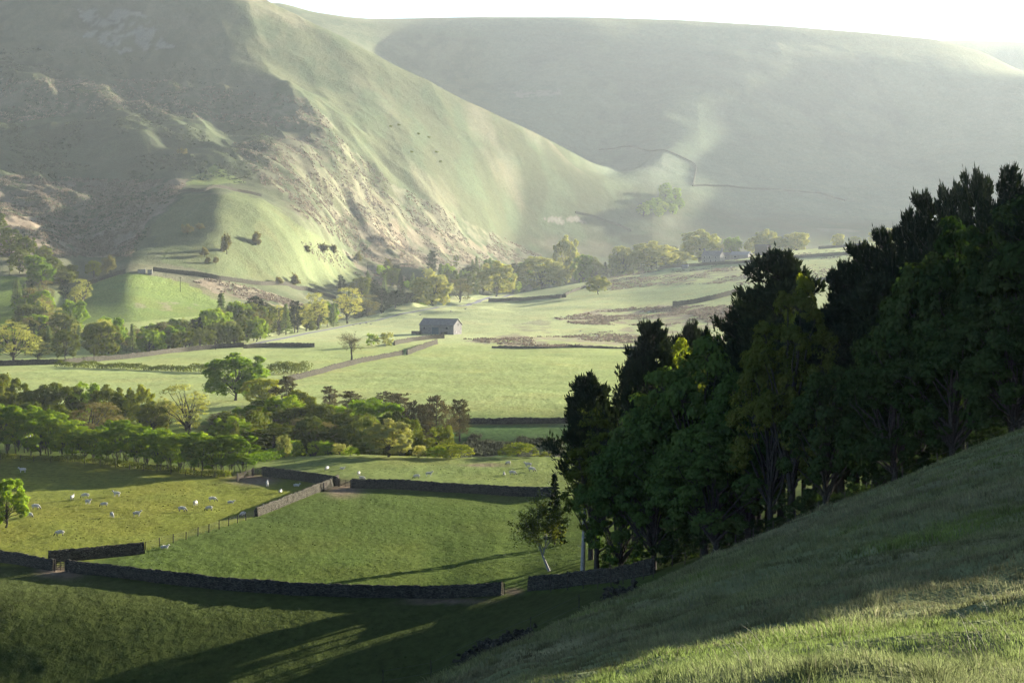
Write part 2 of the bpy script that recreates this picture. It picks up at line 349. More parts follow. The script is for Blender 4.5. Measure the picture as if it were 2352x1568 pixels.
# a back apron of the same sheet, behind the camera
extra = np.array([-40., -20., -8., -2.])
YE, SE = np.meshgrid(extra, cs, indexing='ij')
XE = SE*(2.0+4)+SE*np.abs(YE-2)*1.2; ZE = H(XE*0+XX[0][None, :]*1.0, np.full_like(XE, 2.0))-(YE-2)*.12
XX = np.concatenate([XE, XX]); YY = np.concatenate([YE, YY]); ZZ = np.concatenate([ZE, ZZ])
nr, nc = XX.shape
ii = np.arange((nr-1)*(nc-1)); r0 = ii//(nc-1); c0 = ii % (nc-1)
a0 = r0*nc+c0
quads = np.stack([a0, a0+1, a0+nc+1, a0+nc], 1)
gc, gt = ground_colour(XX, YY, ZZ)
def ground_material():
    m, N, L = newmat('turf')
    tc = nd(N, 'ShaderNodeTexCoord').outputs['Object']
    at_ = nd(N, 'ShaderNodeAttribute'); at_.attribute_name = 'tint'
    tf = nd(N, 'ShaderNodeAttribute'); tf.attribute_name = 'tuft'
    mp = nd(N, 'ShaderNodeMapping'); mp.inputs['Scale'].default_value = (1, .55, 1); L.new(tc, mp.inputs[0])
    a = noise_tex(N, L, mp.outputs[0], 1.1, 5, .65); b = noise_tex(N, L, mp.outputs[0], .16, 4, .6); c = noise_tex(N, L, tc, 5.0, 2, .6)
    ca = ramp(N, L, a, [(.32, .70), (.50, 1.0), (.68, 1.28)])
    cb = ramp(N, L, b, [(.3, .91), (.5, 1.0), (.7, 1.09)])
    col = mixc(N, L, 1.0, at_.outputs[0], ca, 'MULTIPLY'); col = mixc(N, L, .8, col, cb, 'MULTIPLY')
    # hue drift between blue green and straw
    h = ramp(N, L, noise_tex(N, L, tc, .05, 3, .6), [(.35, (.98, 1.01, 1.0)), (.65, (1.03, 1.0, .96))])
    col = mixc(N, L, 1.0, col, h, 'MULTIPLY')
    hs = N.new('ShaderNodeMath'); hs.operation = 'MULTIPLY_ADD'; L.new(b, hs.inputs[0]); hs.inputs[1].default_value = 2.2; L.new(a, hs.inputs[2])
    hc = N.new('ShaderNodeMath'); hc.operation = 'MULTIPLY_ADD'; L.new(c, hc.inputs[0]); hc.inputs[1].default_value = .25; L.new(hs.outputs[0], hc.inputs[2])
    bp = nd(N, 'ShaderNodeBump'); bp.inputs['Strength'].default_value = 1.0
    dm = N.new('ShaderNodeMath'); dm.operation = 'MULTIPLY'; L.new(tf.outputs['Fac'], dm.inputs[0]); dm.inputs[1].default_value = .55
    L.new(dm.outputs[0], bp.inputs['Distance']); L.new(hc.outputs[0], bp.inputs['Height'])
    d = nd(N, 'ShaderNodeBsdfDiffuse'); d.inputs['Roughness'].default_value = .0
    L.new(col, d.inputs[0]); L.new(bp.outputs[0], d.inputs['Normal'])
    # blades lying at every angle catch the low sun at grazing views
    g = nd(N, 'ShaderNodeBsdfGlossy'); g.inputs['Roughness'].default_value = .62; L.new(bp.outputs[0], g.inputs['Normal'])
    gc_ = mixc(N, L, .40, col, (.75, .85, .42)); L.new(gc_, g.inputs[0])
    lw = nd(N, 'ShaderNodeLayerWeight'); lw.inputs[0].default_value = .35
    pw = N.new('ShaderNodeMath'); pw.operation = 'POWER'; L.new(lw.outputs['Facing'], pw.inputs[0]); pw.inputs[1].default_value = 3.0
    ml = N.new('ShaderNodeMath'); ml.operation = 'MULTIPLY'; L.new(pw.outputs[0], ml.inputs[0]); ml.inputs[1].default_value = .085
    x = nd(N, 'ShaderNodeMixShader'); L.new(ml.outputs[0], x.inputs[0]); L.new(d.outputs[0], x.inputs[1]); L.new(g.outputs[0], x.inputs[2])
    o = nd(N, 'ShaderNodeOutputMaterial'); L.new(x.outputs[0], o.inputs[0])
    return m
gm = mesh_np('ground', np.stack([XX, YY, ZZ], -1), quads=quads, mats=[ground_material()], smooth=True)
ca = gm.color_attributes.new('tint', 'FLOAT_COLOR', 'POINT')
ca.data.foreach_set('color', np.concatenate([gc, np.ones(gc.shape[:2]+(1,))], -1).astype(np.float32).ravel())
fa = gm.attributes.new('tuft', 'FLOAT', 'POINT'); fa.data.foreach_set('value', gt.astype(np.float32).ravel())
ground = link('ground', gm); tag(ground, 'rolling green valley floor, rough grassy hillside and bracken covered fells', 'ground', kind='structure')
print('ground', nr, nc)
# ------------------------------------------------------------------ trees: materials
def foliage_mat(name, c1, c2, transl=.35, c3=None):
    m, N, L = newmat(name)
    g = nd(N, 'ShaderNodeNewGeometry'); oi = nd(N, 'ShaderNodeObjectInfo'); tc = nd(N, 'ShaderNodeTexCoord')
    col = mixc(N, L, g.outputs['Random Per Island'], c1, c2)
    nz = noise_tex(N, L, tc.outputs['Object'], .55, 2, .5)
    col = mixc(N, L, ramp(N, L, nz, [(.35, 0.), (.65, 1.)]), col, c3 or tuple(.5*(a+b)*k for a, b, k in zip(c1, c2, (1.3, 1.15, .9))))
    hv = nd(N, 'ShaderNodeHueSaturation')
    mr = nd(N, 'ShaderNodeMapRange'); L.new(oi.outputs['Random'], mr.inputs[0]); mr.inputs[3].default_value = .75; mr.inputs[4].default_value = 1.25
    mh = nd(N, 'ShaderNodeMapRange'); L.new(oi.outputs['Random'], mh.inputs[0]); mh.inputs[3].default_value = .515; mh.inputs[4].default_value = .488
    L.new(mr.outputs[0], hv.inputs['Value']); L.new(mh.outputs[0], hv.inputs['Hue']); L.new(col, hv.inputs['Color'])
    d = nd(N, 'ShaderNodeBsdfDiffuse'); t = nd(N, 'ShaderNodeBsdfTranslucent'); x = nd(N, 'ShaderNodeMixShader')
    L.new(hv.outputs[0], d.inputs[0])
    tcn = mixc(N, L, 1.0, hv.outputs[0], (1.25, 1.25, .55), 'MULTIPLY'); L.new(tcn, t.inputs[0])
    x.inputs[0].default_value = transl; L.new(d.outputs[0], x.inputs[1]); L.new(t.outputs[0], x.inputs[2])
    o = nd(N, 'ShaderNodeOutputMaterial'); L.new(x.outputs[0], o.inputs[0]); return m
def bark_mat(name, c1, c2):
    m, N, L = newmat(name)
    tc = nd(N, 'ShaderNodeTexCoord'); mp = nd(N, 'ShaderNodeMapping'); mp.inputs['Scale'].default_value = (3, 3, .8); L.new(tc.outputs['Object'], mp.inputs[0])
    n = noise_tex(N, L, mp.outputs[0], 2.2, 5, .7)
    col = mixc(N, L, ramp(N, L, n, [(.4, 0.), (.6, 1.)]), c1, c2)
    d = nd(N, 'ShaderNodeBsdfDiffuse'); L.new(col, d.inputs[0])
    bp = nd(N, 'ShaderNodeBump'); bp.inputs['Distance'].default_value = .06; L.new(n, bp.inputs['Height']); L.new(bp.outputs[0], d.inputs['Normal'])
    o = nd(N, 'ShaderNodeOutputMaterial'); L.new(d.outputs[0], o.inputs[0]); return m
BARK = bark_mat('bark', (.026, .024, .020), (.055, .050, .042))
BARKP = bark_mat('pale_bark', (.20, .19, .17), (.34, .32, .29))
FM = {
 'deep': foliage_mat('deep_green_leaves', (.015, .031, .009), (.030, .054, .015), .2),
 'sycamore': foliage_mat('sycamore_leaves', (.030, .060, .015), (.062, .106, .026), .25),
 'olive': foliage_mat('olive_leaves', (.052, .070, .014), (.092, .110, .022), .32),
 'yellow': foliage_mat('yellow_green_leaves', (.12, .15, .022), (.18, .20, .030), .42),
 'fresh': foliage_mat('fresh_green_leaves', (.080, .140, .018), (.140, .205, .028), .58),
 'brown': foliage_mat('bronze_young_leaves', (.080, .074, .036), (.11, .104, .050), .32),
 'pale': foliage_mat('pale_spring_leaves', (.150, .168, .058), (.215, .225, .085), .42),
 'needle': foliage_mat('dark_needles', (.009, .017, .010), (.018, .028, .014), .08),
 'needlebrown': foliage_mat('brownish_needles', (.050, .048, .032), (.075, .068, .042), .15),
 'larch': foliage_mat('soft_larch_needles', (.070, .105, .045), (.10, .135, .060), .35),
}
# ------------------------------------------------------------------ trees: geometry
def unit(a): return a/np.maximum(np.linalg.norm(a, axis=-1, keepdims=True), 1e-9)
def leaf_quads(rng, p, nrm, size, aspect=1.0, axis=None):
    n = len(p)
    t = axis if axis is not None else rng.normal(size=(n, 3))
    nrm = unit(nrm); t = unit(t-(t*nrm).sum(1, keepdims=True)*nrm*(1 if axis is None else .0))
    b = unit(np.cross(nrm, t)); s = size[:, None]
    if axis is not None: nrm = np.cross(t, b)
    v = np.stack([p-t*s, p+b*s*aspect+nrm*s*.12, p+t*s, p-b*s*aspect+nrm*s*.12], 1)
    return v.reshape(-1, 3)
def quads_mesh(name, V, mat):
    n = len(V)//4
    return mesh_np(name, V, quads=np.arange(n*4).reshape(-1, 4), mats=[mat])
class Tubes:
    def __init__(s): s.v = []; s.q = []; s.n = 0
    def add(s, pts, rad, sides=6):
        pts = np.asarray(pts, float); k = len(pts); rad = np.asarray(rad, float)
        d = np.gradient(pts, axis=0); d = unit(d)
        up = np.where(np.abs(d[:, 2:3]) > .9, np.array([[1., 0, 0]]), np.array([[0, 0, 1.]]))
        a = unit(np.cross(d, up)); b = np.cross(d, a)
        th = np.linspace(0, 2*math.pi, sides, endpoint=False)
        ring = pts[:, None]+rad[:, None, None]*(np.cos(th)[None, :, None]*a[:, None]+np.sin(th)[None, :, None]*b[:, None])
        s.v.append(ring.reshape(-1, 3))
        i = np.arange(k-1)[:, None]*sides; j = np.arange(sides)[None]; j2 = (j+1) % sides
        s.q.append((np.stack([i+j, i+j2, i+sides+j2, i+sides+j], -1)+s.n).reshape(-1, 4)); s.n += k*sides
    def mesh(s, name, mat): return mesh_np(name, np.concatenate(s.v), quads=np.concatenate(s.q), mats=[mat], smooth=True)
def limb(p0, p1, sag, n=5, rng=None, wob=.0):
    t = np.linspace(0, 1, n)[:, None]; p = p0*(1-t)+p1*t; p = p+np.array([0, 0, 1.])*sag*(4*t*(1-t))
    if rng is not None: p[1:-1] += rng.normal(size=(n-2, 3))*wob
    return p
def broadleaf(seed, Hh, Rr, base=.2, nl=12, nc=16, leaves=60, leaf=.3, mat='fresh', dens=.75, bark=BARK, trunk_r=None, wild=.25, stems=1, upright=0):
    rng = np.random.default_rng(seed); T = Tubes(); P = []; Nn = []
    cz = Hh*(base+1)/2; az = Hh*(1-base)/2
    tr = trunk_r or Hh*.022
    k = np.arange(nl)+.5; ph = k*2.39996+rng.uniform(0, 6); zz = 1-1.75*k/nl
    dirs = np.stack([np.sqrt(np.maximum(1-zz**2, 0))*np.cos(ph), np.sqrt(np.maximum(1-zz**2, 0))*np.sin(ph), zz], 1)
    dirs = unit(dirs+rng.normal(size=dirs.shape)*.22)
    lr = Rr*rng.uniform(.30, .52, nl)*(12/nl)**.42
    env = 1+rng.uniform(-wild, wild, nl)
    taper = 1-upright*np.clip(dirs[:, 2], 0, 1)
    cen = np.stack([dirs[:, 0]*(Rr-lr*.8)*env*taper, dirs[:, 1]*(Rr-lr*.8)*env*taper, cz+dirs[:, 2]*(az-lr*.72)*np.minimum(env, 1.08)], 1)
    cen = np.concatenate([cen, [[0, 0, cz+.1*az]]]); lr = np.append(lr, Rr*.45)
    fork = np.array([rng.normal()*.3, rng.normal()*.3, Hh*max(base*.95, .1)])
    if stems == 1:
        top = np.array([rng.normal()*.5, rng.normal()*.5, cz+az*.55])
        T.add(np.array([[0, 0, -.6], [0, 0, .3], fork*[.5, .5, .5], fork, (fork+top)/2+rng.normal(size=3)*.25, top]), [tr*1.5, tr*1.2, tr, tr*.85, tr*.5, tr*.12], 8)
    else:
        for s in range(stems):
            a = rng.uniform(0, 6.28); e = np.array([math.cos(a)*Rr*.4, math.sin(a)*Rr*.4, cz])
            T.add(limb(np.array([math.cos(a)*.25, math.sin(a)*.25, -.4]), e, .3, 6, rng, .12), np.linspace(tr*.7, tr*.2, 6), 5)
    for i in range(len(cen)):
        c = cen[i]; rl = lr[i]
        st = fork*rng.uniform(.9, 1.0)+np.array([0, 0, max(0, (c[2]-fork[2]))*rng.uniform(0, .45)])
        st[:2] *= .3
        T.add(limb(st, c, rl*.15, 5, rng, .12*rl), np.linspace(tr*.42, tr*.12, 5), 5)
        for j in range(nc):
            d = unit(rng.normal(size=3)+np.array([0, 0, .25])+unit(c-np.array([0, 0, cz-.3*az]))*.7)
            q = c+d*rl*rng.uniform(.62, 1.0)*np.array([1, 1, .9])
            # skip clumps buried in a neighbouring lobe
            dd = np.linalg.norm((cen-q), axis=1)/lr
            if (np.delete(dd, i) < .55).any() and rng.random() < .8: continue
            if rng.random() > dens+.25*(1-dens): continue
            if j % 3 == 0: T.add(limb(c, q, 0, 3), [tr*.12, tr*.07, tr*.04], 4)
            rc = rl*rng.uniform(.22, .40); n = int(leaves*rng.uniform(.7, 1.3)*dens/.75)
            o = rng.normal(size=(n, 3))*.5; o = o*np.minimum(1, 1.0/np.maximum(np.linalg.norm(o, axis=1, keepdims=True), .01))
            o[:, 2] *= .55; o[:, 2] += .12
            P.append(q+o*rc*1.35); Nn.append(unit(o)*1.0+d*.6+rng.normal(size=(n, 3))*.28+np.array([0, 0, .3]))
    P = np.concatenate(P); Nn = np.concatenate(Nn)
    V = leaf_quads(rng, P, Nn, leaf*rng.uniform(.55, 1.15, len(P))*.6, .7)
    return T.mesh('trunk', bark), quads_mesh('crown', V, FM[mat])
def conifer(seed, Hh, Rr, base=.25, nlimb=70, leaf=.3, mat='needle', shape='pine', per=3, needles=26, bark=BARK):
    rng = np.random.default_rng(seed); T = Tubes(); P = []; A = []
    lean = rng.normal(size=2)*Hh*.012
    tz = np.linspace(-.6, Hh, 9); tp = np.stack([lean[0]*(tz/Hh)**2, lean[1]*(tz/Hh)**2, tz], 1)
    T.add(tp, Hh*.017*np.linspace(1.25, .08, 9), 7)
    lump = rng.uniform(0, 6, 3)
    for i in range(nlimb):
        t = base+(1-base)*((i+rng.random())/nlimb)**.9; s = (t-base)/(1-base); a = i*2.4+rng.uniform(-.5, .5)
        if shape == 'pine':
            r = Rr*(min(1, s/.14+.45))*(1-s**4)**.7*rng.choice([.45, .75, .95, 1.15])*rng.uniform(.85, 1.1)*(1+.22*math.sin(a*1+lump[0]+s*5))+.25
            rise = r*.42+.5
        else:
            r = Rr*(1-s)**.85*rng.uniform(.7, 1.08)+.12; rise = -r*.12
        p0 = np.array([np.interp(t*Hh, tz, tp[:, 0]), np.interp(t*Hh, tz, tp[:, 1]), t*Hh*.985])
        d = np.array([math.cos(a), math.sin(a), 0]); p1 = p0+d*r+np.array([0, 0, rise*rng.uniform(.3, 1.1)])
        pts = limb(p0, p1, -r*.08 if shape == 'pine' else r*.03, 5)
        T.add(pts, np.linspace(Hh*.0042+r*.006, .015, 5), 4)
        m = max(2, int(round(per*(.5+r/Rr))))
        for j in range(m):
            f = 1-.62*(j/m)**1.1*rng.uniform(.6, 1.1) if m > 1 else 1
            q = p0*(1-f)+p1*f; side = np.cross(d, [0, 0, 1])*rng.normal()*r*.20*(1.1-f+.35)
            q = q+side+np.array([0, 0, rng.uniform(0, .2)])
            n = int(needles*rng.uniform(.7, 1.3)); rc = (.42+.05*r)*(leaf/.3)**.5*(.75+.35*(1-s)); o = rng.normal(size=(n, 3))*.45*rc
            if shape == 'pine':
                o[:, 2] *= .9; ax = unit(o)*.8+np.array([0, 0, .9])+d*.4+rng.normal(size=(n, 3))*.3
            else:
                o[:, 2] *= .35; ax = unit(o)*.7+d*.9+rng.normal(size=(n, 3))*.3-np.array([0, 0, .15])
            P.append(q+o); A.append(ax)
    # leader
    n = needles; o = rng.normal(size=(n, 3))*np.array([.3, .3, .5]); P.append(tp[-1]-[0, 0, .8]+o); A.append(np.array([0, 0, 1.])+rng.normal(size=(n, 3))*.4)
    P = np.concatenate(P); A = np.concatenate(A)
    V = leaf_quads(rng, P, rng.normal(size=P.shape), leaf*rng.uniform(.6, 1.2, len(P))*.7, .34 if shape == 'pine' else .42, axis=A)
    return T.mesh('trunk', bark), quads_mesh('crown', V, FM[mat])
def branching(seed, Hh, spread, leafn=0, leaf=.15, mat='olive', bark=BARK, lean=(0, 0), base=.25, depth=5, droop=0.0, thick=.022, kids=3, twig=.03, up=.25):
    rng = np.random.default_rng(seed); T = Tubes(); P = []
    def grow(p, d, ln, rad, lv):
        n = 5; pts = [p]; dd = d.copy()
        for i in range(n-1):
            dd = unit(dd+rng.normal(size=3)*.16+np.array([0, 0, up*.22 if lv < 3 else -droop])); pts.append(pts[-1]+dd*ln/(n-1))
        pts = np.array(pts); r = np.linspace(rad, rad*.55, n); T.add(pts, np.maximum(r, twig*.3), 6 if lv < 2 else (4 if lv < 4 else 3))
        if lv >= depth-2 and leafn:
            k = rng.integers(leafn//2, leafn+1); f = rng.random((k, 1)); ix = np.minimum((f*(n-1)).astype(int), n-2)[:, 0]
            P.append(pts[ix]+rng.normal(size=(k, 3))*.16)
        if lv >= depth: return
        for c in range(kids if lv else kids+2):
            f = rng.uniform(.35, 1.0) if c else 1.0
            i = min(int(f*(n-1)), n-1); a = rng.uniform(0, 6.28); pr = unit(np.cross(dd, rng.normal(size=3)))
            nd_ = unit(dd*(1.0 if c == 0 else rng.uniform(.5, .9))+pr*rng.uniform(.35, .85)*(spread if c else .4)+np.array([0, 0, up*.5 if lv < 3 else 0]))
            grow(pts[i], nd_, ln*rng.uniform(.58, .82), max(r[i]*rng.uniform(.5, .68), twig*.35), lv+1)
    d0 = unit(np.array([lean[0], lean[1], 1.0])); tl = Hh*base
    T.add(np.array([[0, 0, -.5], [0, 0, 0], d0*tl*.5+[0, 0, 0], d0*tl]), [Hh*thick*1.5, Hh*thick*1.15, Hh*thick, Hh*thick*.85], 8)
    for s in range(2 if base < .3 else 1):
        d1 = unit(np.array([-lean[0]*.3+rng.normal()*.25, rng.normal()*.25, 1.0])) if s or base >= .3 else unit(d0*.6+np.array([0, 0, .6]))
        grow(d0*tl, d1, Hh*(1-base)*.36, Hh*thick*.75, 0)
    tm = T.mesh('trunk', bark)
    # bring to the wanted height
    co = np.concatenate(T.v); k = Hh/co[:, 2].max(); tm.transform(__import__('mathutils').Matrix.Scale(k, 4))
    if not P: return tm, None
    P = np.concatenate(P)*k
    V = leaf_quads(rng, P, rng.normal(size=P.shape)+np.array([0, 0, .4]), leaf*rng.uniform(.5, 1.1, len(P)), .6)
    return tm, quads_mesh('crown', V, FM[mat])
def recolour(pair, mat, bark=None):
    a, b = pair; b2 = b.copy(); b2.materials[0] = FM[mat]
    if bark: a = a.copy(); a.materials[0] = bark
    return a, b2
LIB = {}
def lib(name, H0, R0, pairs): LIB[name] = (H0, R0, pairs)
big = [broadleaf(11+i, 18, 7.0, .05, 30, 17, 40, .46, 'deep', .88, wild=.2) for i in range(2)]
lib('big_green', 18, 7.0, big)
lib('sycamore', 18, 7.0, [recolour(p, 'sycamore') for p in big])
lib('big_olive', 18, 7.0, [recolour(big[1], 'olive')])
b3 = broadleaf(17, 20, 5.6, .14, 26, 18, 42, .32, 'olive', .85, wild=.18)
lib('tall_bronze', 20, 5.6, [b3]); lib('tall_yellow', 20, 5.6, [recolour(b3, 'yellow')])
lib('ragged_oak', 18, 4.6, [broadleaf(23, 18, 4.6, .12, 24, 13, 38, .30, 'olive', .72, wild=.35)])
lib('pine', 20, 4.2, [conifer(31+i, 20, 4.2, .38, 80, .50, per=5, needles=30) for i in range(3)])
lib('tall_pine', 22, 4.6, [conifer(37, 22, 4.6, .15, 135, .50, per=5, needles=28)])
mg = [broadleaf(41+i, 11, 5.4, .0, 26, 15, 28, .44, 'fresh', .95, wild=.16) for i in range(3)]
lib('oak', 11, 5.4, mg); lib('olive_oak', 11, 5.4, [recolour(p, 'olive') for p in mg])
lib('yellow_oak', 11, 5.4, [recolour(p, 'yellow') for p in mg[:2]]); lib('pale_oak', 11, 5.4, [recolour(p, 'pale') for p in mg])
sp = [broadleaf(51+i, 13, 4.8, .08, 22, 13, 26, .26, 'brown', .72, wild=.25, upright=.15) for i in range(2)]
lib('bronze_tree', 13, 4.8, sp); lib('pale_tree', 13, 4.8, [recolour(p, 'pale') for p in sp])
al = [broadleaf(61+i, 9, 2.3, .10, 15, 10, 34, .32, 'fresh', .88, wild=.3, trunk_r=.10, stems=2, upright=.1) for i in range(4)]
lib('hedge_tree', 9, 2.3, al); lib('slim_tree', 9, 2.3, [recolour(p, 'olive') for p in al])
mp_ = [conifer(71+i, 11, 2.6, .14, 55, .40, 'needlebrown', per=3, needles=18) for i in range(2)]
lib('brown_pine', 11, 2.6, mp_); lib('dark_conifer', 11, 2.6, [recolour(p, 'needle') for p in mp_])
ms = [conifer(75+i, 12, 2.4, .06, 65, .42, 'larch', 'spruce', per=4, needles=15) for i in range(2)]
lib('larch', 12, 2.4, ms); lib('dark_spruce', 12, 2.4, [recolour(p, 'needle') for p in ms])
sh = [broadleaf(81+i, 3.2, 2.2, .0, 9, 10, 26, .24, 'fresh', .8, wild=.25, trunk_r=.06, stems=3) for i in range(3)]
lib('shrub', 3.2, 2.2, sh); lib('pale_shrub', 3.2, 2.2, [recolour(p, 'pale') for p in sh]); lib('yellow_shrub', 3.2, 2.2, [recolour(p, 'yellow') for p in sh[:2]])
lib('dark_shrub', 3.2, 2.2, [recolour(p, 'olive') for p in sh]); lib('shade_shrub', 3.2, 2.2, [recolour(p, 'deep') for p in sh])
lib('hawthorn', 4.4, 2.6, [branching(91+i, 4.4, 1.5, 14, .22, 'brown', depth=4, base=.12, kids=3, thick=.03, up=.08) for i in range(2)])
lib('bare_tree', 11, 4.5, [branching(95, 11, 1.0, 3, .10, 'brown', depth=5, base=.28, kids=3, thick=.026, twig=.05, up=.15)])
lib('birch', 11.5, 3, [branching(98, 11.5, 1.0, 9, .13, 'olive', BARKP, lean=(-.42, 0), base=.20, depth=5, droop=.05, kids=3, thick=.014, twig=.02)])
USED = {}; TREES = []
WORDS = {'big_green': 'tree', 'x': ''}
prng = random.Random(5)
def plant(kind, u, Y, vtop=None, wpx=None, height=None, label=None, cat=None, group=None, name='tree', var=None, vbase=None, ymin=150, ymax=3300, rz=None, tilt=0):
    H0, R0, pairs = LIB[kind]
    if Y is None: x, y, z = at(u, vbase, ymin, ymax)
    else: x, y, z = on(u, Y)
    h = height or max(1.0, (z-ZC)*-1)
    if height is None: h = (proj_v(x, y, z)-vtop)*y/F
    h = max(.8, h)*(1.05 if 'oak' in kind or 'tree' in kind else 1.0); sz = h/H0
    sx = sz if wpx is None else (wpx*y/F/2)/R0
    i = var if var is not None else prng.randrange(len(pairs))
    tm, cm = pairs[i % len(pairs)]
    e = empty(name, (x, y, z-.12), prng.uniform(0, 6.28) if rz is None else rz, (sx, sx, sz))
    if tilt: e.rotation_euler = (0, tilt, 0)
    tag(e, label, cat or 'tree', group)
    link('trunk', tm, e)
    if cm: link('crown', cm, e)
    e['_u'] = u
    TREES.append(e); return e
ORD = ['leftmost', 'second from the left', 'third from the left', 'fourth from the left', 'fifth from the left', 'sixth from the left', 'seventh from the left', 'eighth from the left', 'ninth from the left', 'tenth from the left',
       'eleventh from the left', 'twelfth from the left', 'thirteenth from the left', 'fourteenth from the left', 'fifteenth from the left', 'sixteenth from the left', 'seventeenth from the left', 'eighteenth from the left', 'nineteenth from the left', 'twentieth from the left',
       'twenty-first from the left', 'twenty-second from the left', 'twenty-third from the left', 'twenty-fourth from the left', 'twenty-fifth from the left', 'twenty-sixth from the left', 'twenty-seventh from the left', 'twenty-eighth from the left', 'twenty-ninth from the left', 'thirtieth from the left']
def row(group, text, specs, name='tree', cat='tree', **kw):
    """specs: (kind, u, Y or None, vtop, wpx, vbase or None); the label counts along the row"""
    specs = sorted(specs, key=lambda s: s[1])
    for i, s in enumerate(specs):
        lab = s[6] if len(s) > 6 and s[6] else text+', '+ORD[i]
        plant(s[0], s[1], s[2], s[3], s[4], label=lab, group=group, name=name, cat=cat, vbase=s[5] if len(s) > 5 else None, **kw)
# ------------------------------------------------------------------ the dark plantation on the hillside
G1 = 'trees of the dark hillside plantation'
P = plant
P('birch', 1262, 236, 1104, 108, label='slender grey birch leaning left, alone beside the end of the forest wall', name='birch_tree', rz=0, group=None)
P('ragged_oak', 1372, 222, 962, 165, label='yellow green oak at the near end of the plantation beneath the lone pine', name='oak_tree', group=G1)
P('pine', 1357, 240, 868, 135, label='dark pine standing clear of the others above the yellow green oak', name='pine_tree', group=G1, var=0)
P('dark_spruce', 1274, 262, 1086, 50, label='small dark spruce half hidden behind the yellow green oak', name='spruce_tree', group=G1)
for (k, u, Y, vt, wp, lab, nm) in [
 ('sycamore', 1425, 212, 1015, 190, 'low dark green sycamore just right of the yellow green oak', 'sycamore_tree'),
 ('sycamore', 1500, 206, 950, 250, 'broad dark green sycamore overhanging the forest wall', 'sycamore_tree'),
 ('sycamore', 1535, 216, 868, 260, 'dark green sycamore crown below the branching pine top', 'sycamore_tree'),
 ('sycamore', 1618, 202, 790, 300, 'tallest blue green sycamore, rising to the foot of the big pine', 'sycamore_tree'),
 ('sycamore', 1640, 190, 985, 270, 'low spreading sycamore over the shaded trunks', 'sycamore_tree'),
 ('sycamore', 1720, 194, 850, 240, 'dark sycamore under the bronze green tree', 'sycamore_tree'),
 ('tall_yellow', 1588, 230, 782, 140, 'yellow green treetop peeping over the sycamores beside the pine tops', 'beech_tree'),
 ('pine', 1500, 232, 756, 135, 'pine top with a long bough reaching left over the bright field', 'pine_tree'),
 ('pine', 1462, 236, 830, 90, 'narrow pine below and left of the branching pine top', 'pine_tree'),
 ('pine', 1578, 240, 756, 84, 'small rounded pine top between the branching pine and the yellow crown', 'pine_tree'),
 ('pine', 1622, 244, 764, 70, 'thin pine tip right beside the yellow green treetop', 'pine_tree'),
 ('tall_pine', 1795, 206, 588, 225, 'great domed pine, the tallest in the middle of the plantation', 'pine_tree'),
 ('tall_pine', 1730, 212, 672, 160, 'pine on the left shoulder of the great domed pine', 'pine_tree'),
 ('tall_pine', 1692, 218, 742, 120, 'lowest pine on the left shoulder of the great domed pine', 'pine_tree'),
 ('tall_bronze', 1818, 184, 668, 225, 'bronze green beech in front of the great domed pine', 'beech_tree'),
 ('tall_bronze', 1770, 186, 800, 200, 'lower bronze green beech between sycamores and tall beech', 'beech_tree'),
 ('tall_yellow', 1845, 200, 636, 100, 'beech top, its yellow sunlight put into the leaves, against the great domed pine', 'beech_tree'),  # sunlit crown top, its light put into yellow leaf colour
 ('pine', 1935, 204, 622, 120, 'pine at the low point of the plantation skyline', 'pine_tree'),
 ('pine', 1985, 202, 578, 120, 'second pine up the plantation skyline after its low point', 'pine_tree'),
 ('pine', 2035, 200, 545, 120, 'third pine up the plantation skyline after its low point', 'pine_tree'),
 ('pine', 2085, 198, 500, 110, 'fourth pine up the plantation skyline after its low point', 'pine_tree'),
 ('pine', 2128, 196, 463, 100, 'pine with a ragged spire where the skyline steps up', 'pine_tree'),
 ('pine', 2190, 194, 445, 105, 'sparse pine top right of the ragged spire', 'pine_tree'),
 ('pine', 2250, 192, 412, 100, 'tufted pine top second from the picture edge', 'pine_tree'),
 ('pine', 2318, 190, 402, 115, 'highest pine of the skyline near the picture edge', 'pine_tree'),
 ('tall_pine', 1930, 188, 700, 170, 'dark pine behind and right of the bronze beech', 'pine_tree'),
 ('tall_pine', 2010, 186, 640, 170, 'dark pine between bronze beech and the great green sycamores', 'pine_tree'),
 ('big_green', 2110, 172, 600, 270, 'large sycamore rising right of the dark pines', 'sycamore_tree'),
 ('big_green', 2225, 170, 520, 290, 'large sycamore beneath the sparse pine tops', 'sycamore_tree'),
 ('big_green', 2345, 168, 490, 300, 'large sycamore cut by the picture edge', 'sycamore_tree'),
 ('big_green', 2050, 164, 780, 250, 'lower sycamore deep in the shade under the dark pines', 'sycamore_tree'),
 ('big_green', 2190, 158, 720, 280, 'lower sycamore in front of the large sycamores', 'sycamore_tree'),
 ('big_green', 2330, 154, 700, 280, 'lower sycamore at the picture edge above the grass', 'sycamore_tree'),
 ('big_green', 1900, 176, 850, 220, 'dark sycamore in the gap below the bronze beech', 'sycamore_tree'),
 ]:
    P(k, u, Y, vt, wp, label=lab, name=nm, group=G1)
sx_, sy_, sz_ = on(1338, 224); sn = empty('dead_tree', (sx_, sy_, sz_)); tag(sn, 'pale bare dead trunk with snapped branches at the near end of the plantation', 'tree')
T = Tubes(); T.add([[0, 0, -.4], [.05, 0, 2], [.15, 0, 5], [.25, .05, 8], [.45, .1, 9.3], [1.0, .1, 10.3]], [.30, .25, .21, .17, .12, .03], 8)
link('trunk', T.mesh('trunk', BARKP), sn)
